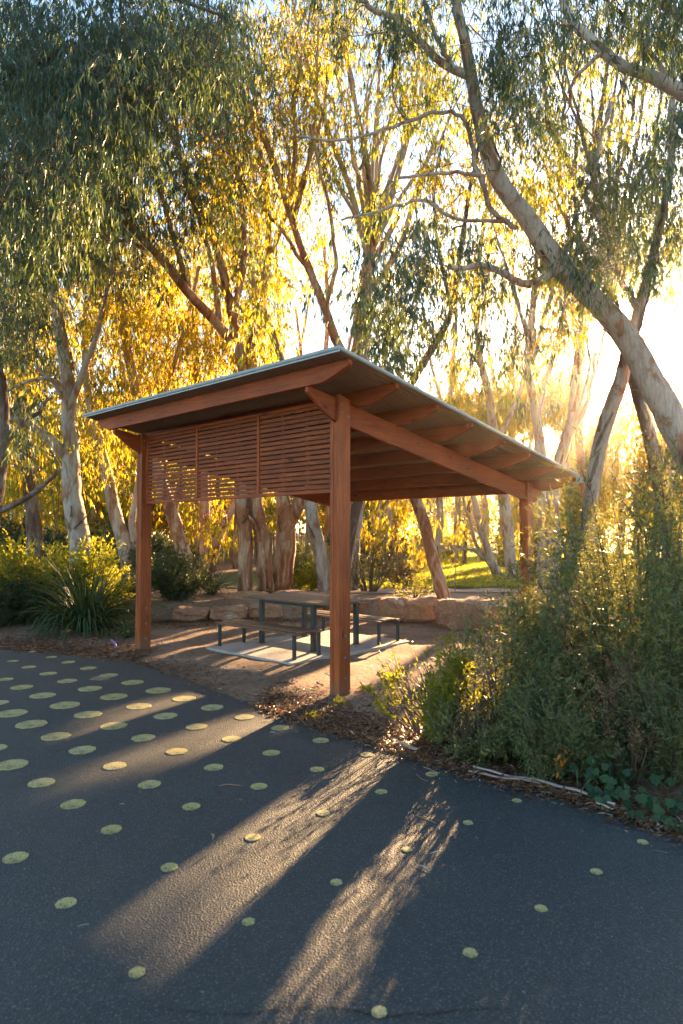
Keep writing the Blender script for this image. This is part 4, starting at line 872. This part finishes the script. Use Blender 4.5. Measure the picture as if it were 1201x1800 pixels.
# left bed
def bp(px, py, z=0): return gp(px, py, z)
strappy('strappy_plant', 'large dark green strappy clump left of the left shelter post', bp(150, 1108), 620, 1.75, .026, LEAF_B, 1.15, (0, .9), .75)
strappy('strappy_plant', 'strappy tuft with pale tips right of the shrub by the left post', bp(372, 1070), 110, 1.0, .018, LEAF_B, 1.0, (.5, 1), .7)
strappy('strappy_plant', 'small strappy tuft against the foot of the left post', bp(225, 1120), 60, .6, .016, LEAF_B, 1.1, (.2, .8), .8)
shrub('dark_shrub', 'dense dark green shrub at the left edge beside the asphalt', bp(5, 1098), 1.15, 1.0, 60, 26, .055, .015, LEAF_K, (0, .5), per=22, shoot=.3, up=.6, skirt=.02)
shrub('dark_shrub', 'dark green shrub between the left edge shrub and the strappy clump', bp(90, 1092), .9, 1.0, 50, 26, .055, .015, LEAF_K, (0, .5), per=22, shoot=.3, up=.6, skirt=.02)
shrub('dark_shrub', 'dark shrub behind the strappy clump and the left post', bp(215, 1075), 1.0, 1.15, 50, 26, .055, .015, LEAF_K, (0, .6), per=20, shoot=.32, up=.6, skirt=.02)
shrub('dark_shrub', 'olive shrub between the left post and the stone wall', bp(310, 1084), .75, 1.15, 50, 26, .055, .013, LEAF_K, (.1, .9), per=20, shoot=.3, up=.6, skirt=.02)
shrub('lit_shrub', 'sunlit yellow shrub glowing at the left edge behind the dark shrubs', at(10, 1050, 14.2), 1.0, 1.75, 44, 22, .075, .024, LEAF_Y, (.4, 1), per=18, shoot=.3, up=1.0)
shrub('lit_shrub', 'sunlit yellow shrub glowing in front of the dark barked gum', at(80, 1050, 14.4), .9, 1.72, 40, 22, .075, .024, LEAF_Y, (.4, 1), per=18, shoot=.3, up=1.0)
shrub('lit_shrub', 'yellow green shrub in front of the broad mottled trunk', at(165, 1050, 14.2), .8, 1.62, 36, 20, .075, .024, LEAF_Y, (.2, .9), per=18, shoot=.3, up=1.0)
shrub('dark_shrub', 'dark shrub behind the sunlit shrubs at the far left', at(20, 960, 24), 2.2, 1.9, 44, 24, .12, .04, LEAF_K, (0, .5), per=18, shoot=.5)
shrub('dark_shrub', 'dark shrub behind the broad mottled trunk', at(175, 960, 23), 1.9, 2.0, 44, 24, .12, .04, LEAF_K, (0, .5), per=18, shoot=.5)
shrub('dark_shrub', 'shaded shrub below the sunlit leaning gum', at(275, 1000, 20), 1.3, 1.3, 36, 22, .1, .03, LEAF_K, (.1, .6), per=18, shoot=.4)
# behind the wall
shrub('wispy_shrub', 'dark wispy shrub behind the wall right of the corner post', at(650, 1045, 17.2), .85, 1.7, 46, 24, .07, .011, LEAF_S, (0, .6), per=20, shoot=.34, up=1.2)
shrub('wispy_shrub', 'brownish wispy shrub at the left side of the lawn', at(700, 1040, 18.6), .7, 1.35, 36, 22, .07, .011, LEAF_D, (.2, .7), per=18, shoot=.32, up=1.2)
shrub('low_shrub', 'low yellow green shrub on top of the wall left of the leaning salmon gum', at(728, 1060, 15.4), .55, .42, 36, 16, .05, .014, LEAF_Y, (.2, .9), per=16, shoot=.2, up=1.1)
shrub('low_shrub', 'bright yellow green tuft beside the slim pale gum', at(545, 1045, 17.5), .40, .70, 26, 14, .06, .018, LEAF_Y, (.3, 1), per=16, shoot=.2, up=1.1)
shrub('wispy_shrub', 'olive wispy shrub between the V forked gum and the slim pale gum', at(528, 1045, 18.5), .8, 1.3, 40, 22, .07, .012, LEAF_S, (.1, .7), per=18, shoot=.34, up=1.3)
shrub('wispy_shrub', 'shaded shrub behind the slatted bench, far side of the wall', at(600, 1045, 18), .8, 1.1, 36, 20, .07, .012, LEAF_S, (0, .6), per=18, shoot=.32, up=1.1)
shrub('dark_shrub', 'dark rounded shrub across the lawn behind the golden crown', at(655, 1000, 26), 1.6, 2.2, 40, 22, .13, .04, LEAF_K, (0, .5), per=18, shoot=.5)
shrub('lit_shrub', 'sunlit bush at the far edge of the lawn', at(770, 985, 44), 2.4, 1.6, 36, 20, .2, .08, LEAF_Y, (.2, .9), per=16, shoot=.7)
shrub('lit_shrub', 'sunlit bush on the lawn edge behind the right rear post', at(905, 1000, 30), 1.6, 2.2, 36, 20, .16, .06, LEAF_Y, (.2, .9), per=16, shoot=.6)
sap = thing('sapling', 'thin bare sapling on the sunlit lawn', 'sapling', gp(800, 1040, .36)); sb = np.array(sap.location); m = MB()
m.tube([sb, sb + [.02, 0, .5], sb + [0, 0, .95]], [.018, .014, .008], 5); m.tube([sb + [.02, 0, .5], sb + [.25, 0, .55]], [.01, .005], 4); m.build('trunk', BARK_P, sap, sb)
q, t, *_ = sprays(sb + rng.normal(0, .12, (4, 3)) + [0, 0, .95], 8, .07, .02, .1); link('crown', quads_mesh('crown', q - sb, t), LEAF_Y, sap)

n = 60000; yy = 18.6 + 30 * rng.random(n) ** 1.5; xx = rng.uniform(-1, 1, n) * yy * .30 + yy * .16 + .5; kk = (yy - wallY(xx) > 1.2) & (np.abs(yy - 17.2) > .8); xx, yy = xx[kk], yy[kk]; n = len(xx)
zz = lawn_z(xx, yy); dd = unit(np.stack([rng.normal(0, .5, n), rng.normal(0, .5, n), np.ones(n)], 1)); q = leaf_quads(np.stack([xx, yy, zz], 1), dd, (.05 + .0016 * yy) * rng.uniform(.6, 1.3, n), (.008 + .0008 * yy) * np.ones(n))
o = link('grass', quads_mesh('grass', q, rng.random(n)), LEAF_Y); tag(o, 'short green grass blades on the lawn behind the stone wall', 'grass', kind='stuff')
# ------------------------------------------------------------------ far built things
def simple(name, col, rough=.9):
    m, t, b = new_mat(name); n = noise(t, coords(t), 3, 5)
    t.links.new(mixc(t, ramp(t, n, [(.3, (0,0,0)), (.7, (1,1,1))]).outputs[0], col, tuple(.75*x for x in col)), b.inputs['Base Color']); b.inputs['Roughness'].default_value = rough; return m
WALLM, ROOFM, GLASSM, FENCE = simple('house_wall', (.42, .36, .29)), simple('house_roof', (.10, .10, .11)), simple('dark_glass', (.03, .035, .04), .15), simple('fence_timber', (.19, .16, .14))
p = at(110, 930, 50); house = thing('house', 'pale house with a dark roof glimpsed between the far left trunks', 'house', (p[0], p[1], float(gz(p[0], p[1]))), R(12))
m = MB(); m.box((-4, -3, -.3), (4, 3, 2.9)); m.build('wall', WALLM, house)
m = MB(); m.prism([(-4.5, -3.5, 2.905), (-4.5, 3.5, 2.905), (-4.5, 0, 4.6)], (9, 0, 0)); m.build('roof', ROOFM, house)
for x in (-2.6, 0.2, 2.6):
    m = MB(); m.box((x - .65, -3.06, .9), (x + .65, -3.002, 2.2)); f = m.build('window', WALLM, house); m = MB(); m.box((x - .57, -3.075, .98), (x + .57, -3.062, 2.12)); m.build('pane', GLASSM, f)
p = at(172, 915, 38); shd = thing('shed', 'small shed with a pale flat roof right of the broad mottled trunk', 'shed', (p[0], p[1], float(gz(p[0], p[1]))), R(20))
m = MB(); m.box((-1.1, -.9, -.2), (1.1, .9, 1.9)); m.build('wall', ROOFM, shd); m = MB(); m.box((-1.35, -1.15, 1.905), (1.35, 1.15, 2.02)); m.build('roof', WALLM, shd)
f0, f1 = at(372, 985, 33), at(575, 985, 36); fen = thing('paling_fence', 'grey timber paling fence far behind the close trunks', 'fence', (f0[0], f0[1], float(gz(f0[0], f0[1]))))
ln = np.linalg.norm((f1 - f0)[:2]); fen.rotation_euler = (0, 0, math.atan2(f1[1] - f0[1], f1[0] - f0[0])); me_ = None
npal = int(ln / .13)
for i in range(npal):
    if me_ is None:
        m = MB(); m.prism([(0, 0, 0), (.11, 0, 0), (.11, 0, 1.55), (.055, 0, 1.62), (0, 0, 1.55)], (0, .02, 0)); o = m.build('paling', FENCE, fen); me_ = o.data
    else: o = bpy.data.objects.new('paling', me_); COL.objects.link(o); o.parent = fen
    o.location = (i * .13, 0, rng.uniform(-.03, .03))
for z in (.4, 1.25):
    m = MB(); m.box((0, .021, z), (ln, .06, z + .08)); m.build('rail', FENCE, fen)
p = at(21, 938, 40); lamp = thing('street_lamp', 'small pale lamp post far off at the left edge', 'lamp post', (p[0], p[1], float(gz(p[0], p[1]))))
m = MB(); m.tube([(0,0,0), (0,0,2.5)], .05, 8); m.build('pole', M_CAP, lamp); m = MB(); m.tube([(0,0,2.5),(0,0,2.56),(0,0,2.75),(0,0,2.8)], [.06,.16,.13,.03], 10); m.build('lamp_head', M_CAP, lamp)

# ------------------------------------------------------------------ litter, loose leaves, bark
def litter(n, sampler, L, W, name, tint=(0, 1), z0=.004):
    P = sampler(n); n = len(P); z = np.maximum(gz(P[:, 0], P[:, 1]), np.where(P[:, 1] < edgeY(P[:, 0]) + .02, AZ, -1)) + z0 + rng.random(n) * .022; a = rng.uniform(0, 6.28, n)
    D = unit(np.stack([np.cos(a), np.sin(a), rng.normal(0, .18, n)], 1)); s = unit(np.stack([-np.sin(a), np.cos(a), rng.normal(0, .35, n)], 1))
    l = (L * rng.uniform(.4, 1.4, n))[:, None]; w_ = (W * rng.uniform(.5, 1.5, n))[:, None]; C = np.column_stack([P[:, :2], z])
    mid = C + D * l * .5 + np.array([0, 0, .008]); q = np.stack([C, mid + s * w_ / 2, C + D * l, mid - s * w_ / 2], 1)
    t = np.clip(rng.beta(1.4, 1.6, n) * (tint[1] - tint[0]) + tint[0], 0, 1)
    o = link(name, quads_mesh(name, q, t), LITTER); o['kind'] = 'stuff'; return o
def samp_edge(n):                               # bed along the asphalt edge, thick near the right hand shrubs
    x = rng.uniform(-9, 3.2, n * 2); y = edgeY(x) + np.abs(rng.normal(0, .7, n * 2)) - .02 - rng.exponential(.075, n * 2)
    d = np.sin(x * 2.3 + 1) * np.sin(y * 1.9 + x) ; k = (rng.random(n * 2) < np.where(x > -.8, 1, .22 + .2 * d)) & (y < 9.5 + np.abs(x))
    return np.column_stack([x, y])[k]
def samp_open(n):
    P = np.column_stack([rng.uniform(-8, 6, n), rng.uniform(5.5, 15.5, n)]); k = P[:, 1] > edgeY(P[:, 0]) + .02
    d = P - ORG; b = d @ [math.cos(YAW), math.sin(YAW)]; a = d @ [-math.sin(YAW), math.cos(YAW)]
    inside = (b > .1) & (b < 3.6) & (a > .6) & (a < 4.4); slab_ = (b > .8) & (b < 3.6) & (a > 1.68) & (a < 3.76)
    return P[k & ~slab_ & ((rng.random(n) < .25) | ~inside)]
def samp_wall(n):
    x = rng.uniform(-4, 6, n); y = wallY(x) - np.abs(rng.normal(0, .55, n)) - .02; return np.column_stack([x, y])
def samp_left(n):
    x = rng.uniform(-8, -2.9, n); y = edgeY(x) + np.abs(rng.normal(.5, .5, n)); return np.column_stack([x, y])
lit = litter(16000, samp_edge, .07, .013, 'leaf_litter'); litter(22000, samp_open, .04, .010, 'leaf_litter', (0, .95)); litter(7000, samp_wall, .06, .014, 'leaf_litter', (0, .8)); litter(6000, samp_left, .08, .016, 'leaf_litter', (.05, 1))
def samp_front(n):
    x = rng.uniform(-.9, 2.6, n); y = edgeY(x) + np.abs(rng.normal(0, .42, n)) - .03 - rng.exponential(.075, n); return np.column_stack([x, y])
litter(14000, samp_front, .06, .012, 'leaf_litter', (.1, 1))
def samp_slab(n):
    b = rng.uniform(.9, 3.5, n); a = rng.uniform(1.78, 3.66, n); return np.stack([loc(x, y)[:2] for x, y in zip(b, a)])
litter(170, samp_slab, .05, .011, 'slab_litter', (.1, 1), .036)
# small weeds by the corner post
for px, py, lab in [(645,1212,'tiny green weed right of the corner post foot'), (600,1238,'small green weed in front of the corner post foot'), (545,1262,'small tuft of weed beside the asphalt left of the corner post'), (690,1235,'small weed between the corner post and the sprig shrub')]:
    shrub('weed', lab, gp(px, py), .09, .07, 10, 6, .022, .009, LEAF_Y, (0, .8), per=8, shoot=.04, cat='weed', do_prune=False)
GRAY = simple('bark_strip', (.40, .33, .30), .85); PALE = simple('pale_leaf', (.42, .42, .33), .6); TAN = simple('tan_leaf', (.36, .20, .12), .7)
def strip(label, pts, wd, mat, name='bark_strip', cat='bark'):
    P = catmull([gp(a, b, .02) for a, b in pts], 6); base = P[0].copy(); base[2] = 0; m = MB(); V = []; n = len(P)
    for i in range(n):
        t = P[min(i+1, n-1)] - P[max(i-1, 0)]; s = unit(np.array([-t[1], t[0], 0])); wv = wd * (.55 + .45 * math.sin(math.pi * (i + .5) / n)) * rng.uniform(.85, 1.1); zc = (.024 if name == 'twig' else .046) + min(.012, wd * .3) * math.sin(i * .35) ** 2
        for k, zz in ((-1, .0), (-.4, wd * .3), (.4, wd * .3), (1, .0)): V.append(P[i] * [1, 1, 0] + s * wv / 2 * k + [0, 0, zc + zz])
    f = [(4*i+k, 4*i+4+k, 4*i+5+k, 4*i+1+k) for i in range(n-1) for k in range(3)]; m.add(V, f); o = m.build(name, mat, off=base, smooth=True); o.location = tuple(base); sd = o.modifiers.new('t', 'SOLIDIFY'); sd.thickness = .004
    return tag(o, label, cat)
strip('long pale bark strip along the asphalt edge below the shrubs', [(832,1354),(880,1369),(930,1377),(985,1390),(1030,1404),(1082,1424)], .035, GRAY)
strip('pinkish bark strip lying behind the long pale strip', [(824,1362),(865,1372),(905,1377),(950,1384)], .03, simple('pink_bark', (.38, .22, .18)))
strip('short pale bark strip near the ivy', [(1048,1418),(1068,1427),(1078,1431)], .02, PALE)
strip('curled pink bark piece at the sunlit corner of the asphalt', [(700,1311),(716,1317),(735,1326)], .05, simple('rose_bark', (.42, .27, .2)))
strip('dark bark sliver beside the corner post', [(571,1188),(577,1190),(584,1193)], .03, GRAY)
strip('thin pale twig beside the dot near the bend', [(744,1349),(757,1354),(774,1361)], .008, GRAY, 'twig', 'twig')
strip('thin brown twig on the shaded asphalt', [(731,1434),(748,1440),(768,1449)], .007, TAN, 'twig', 'twig')
strip('fine curved straw left of the bend dot', [(732,1361),(740,1369),(752,1374)], .004, TAN, 'twig', 'twig')
strip('thin tan twig in the middle of the asphalt', [(386,1382),(403,1380),(424,1382)], .008, TAN, 'twig', 'twig')
m = MB(); c = gp(203, 1140); m.tube(catmull([(-.10, .1, .12), (-.06, .06, .10), (0, 0, .06), (.02, -.03, -.02)]), .016, 8); o = m.build('irrigation_pipe', M_PIPE, smooth=True); o.location = tuple(c); tag(o, 'short purple irrigation pipe poking out of the soil by the left post', 'pipe')
# loose gum leaves on the asphalt, one object each
def leafmesh(nm, mat):
    m = MB(); V = []; k = 6
    for i in range(k + 1):
        t = i / k; wv = .5 * .17 * math.sin(math.pi * min(1, t * .97 + .03)) ** .8; cx = .12 * math.sin(t * 3); V += [(cx - wv, t, .06 * math.sin(t * 3)), (cx, t, .06 * math.sin(t * 3) - .03), (cx + wv, t, .06 * math.sin(t * 3))]
    m.add(V, [(3*i+k2, 3*i+3+k2, 3*i+4+k2, 3*i+1+k2) for i in range(k) for k2 in (0, 1)]); me = bpy.data.meshes.new(nm); me.from_pydata(np.concatenate(m.v).tolist(), [], m.f); me.materials.append(mat); return me
LP, LT_ = leafmesh('pale_leaf', PALE), leafmesh('tan_leaf', TAN)
LV = [(374,1479,.09,20,1,'long tan gum leaf in the sunlit streak on the asphalt'),(219,1416,.05,70,0,'pale gum leaf between the left dots'),(137,1631,.05,-60,0,'curled pale gum leaf low on the left of the asphalt'),(315,1671,.035,10,1,'small tan leaf near the bottom of the sunlit streak'),
 (755,1532,.09,50,0,'pale gum leaf just right of the second sunlit streak'),(756,1503,.06,-60,0,'pale gum leaf above the one right of the second streak'),(1173,1501,.10,60,0,'pale gum leaf near the right edge of the asphalt'),(1078,1437,.09,70,0,'broad pale gum leaf beside the ivy'),
 (981,1402,.11,75,0,'pale green gum leaf against the bark strip'),(908,1411,.05,80,0,'pale leaf tucked under a small dot'),(977,1414,.03,80,0,'tiny pale leaf below the bark strip'),(642,1557,.03,30,1,'small tan leaf beside the dot in the second streak'),(117,1304,.05,0,1,'tan leaf below a dot at the upper left'),
 (485,1290,.06,80,0,'pale leaf under the dot near the dirt'),(525,1289,.05,70,1,'tan leaf beside the dirt edge'),(425,1409,.03,60,0,'tiny pale leaf right of the middle dots'),(433,1445,.03,40,1,'tiny tan leaf above the sunlit streak dot'),(837,1340,.02,40,0,'tiny pale fleck by the bend'),
 (467,1524,.04,30,1,'tan leaf in the middle of the sunlit streak'),(840,1477,.03,30,0,'tiny pale leaf on the open asphalt right of the streaks'),(191,1332,.02,30,1,'tiny tan leaf beside an upper left dot')]
for px, py, L, a, k, lab in LV:
    o = bpy.data.objects.new('fallen_leaf', LT_ if k else LP); COL.objects.link(o); c = gp(px, py, AZ); o.location = (c[0], c[1], AZ + .008); o.rotation_euler = (rng.normal(0, .12), rng.normal(0, .2), R(a)); o.scale = (L, L, L); tag(o, lab, 'leaf', 'loose gum leaves on the asphalt')
def samp_asph(n):
    P = np.column_stack([rng.uniform(-6, 3, n), rng.uniform(1.6, 11, n)]); return P[P[:, 1] < edgeY(P[:, 0]) - .02]
g = samp_asph(900); n = len(g); a = rng.uniform(0, 6.28, n); D = np.stack([np.cos(a), np.sin(a), np.zeros(n)], 1); s = np.stack([-np.sin(a), np.cos(a), np.zeros(n)], 1)
C = np.column_stack([g, np.full(n, AZ + .003)]); l = rng.uniform(.004, .016, n)[:, None]; q = np.stack([C, C + D*l*.5 + s*l*.35 + [0,0,.003], C + D*l, C + D*l*.5 - s*l*.35 + [0,0,.003]], 1)
o = link('grit', quads_mesh('grit', q, rng.random(n)), LITTER); o['kind'] = 'stuff'; o['label'] = 'small grit and leaf crumbs scattered over the asphalt'; o['category'] = 'grit'
for o in list(bpy.data.objects):
    if o.name == 'slab_litter': o['category'] = 'leaf litter'; o['label'] = 'few dry leaves scattered on the concrete slab around the table'
    if o.name.startswith('leaf_litter'):
        o['category'] = 'leaf litter'; o['label'] = {'leaf_litter': 'brown leaf litter along the asphalt edge', 'leaf_litter.001': 'thin scatter of leaf litter on the open dirt under the shelter', 'leaf_litter.002': 'dark leaf litter along the foot of the stone wall', 'leaf_litter.003': 'pale leaf litter under the shrubs left of the left post', 'leaf_litter.004': 'thick red brown leaf litter between corner post and right shrubs'}[o.name]

# ------------------------------------------------------------------ air
m = MB(); m.box((-1000, -400, -1.5), (1000, 1300, 40)); hz = m.build('haze', None); tag(hz, kind='stuff')
hm = bpy.data.materials.new('haze'); hm.use_nodes = True; ht = hm.node_tree; ht.nodes.clear()
ho = ht.nodes.new('ShaderNodeOutputMaterial'); hv = ht.nodes.new('ShaderNodeVolumePrincipled'); ht.links.new(hv.outputs[0], ho.inputs['Volume'])
hv.inputs['Color'].default_value = (1.0, .96, .90, 1); hv.inputs['Density'].default_value = HAZE; hv.inputs['Anisotropy'].default_value = 0.9
hz.data.materials.append(hm)
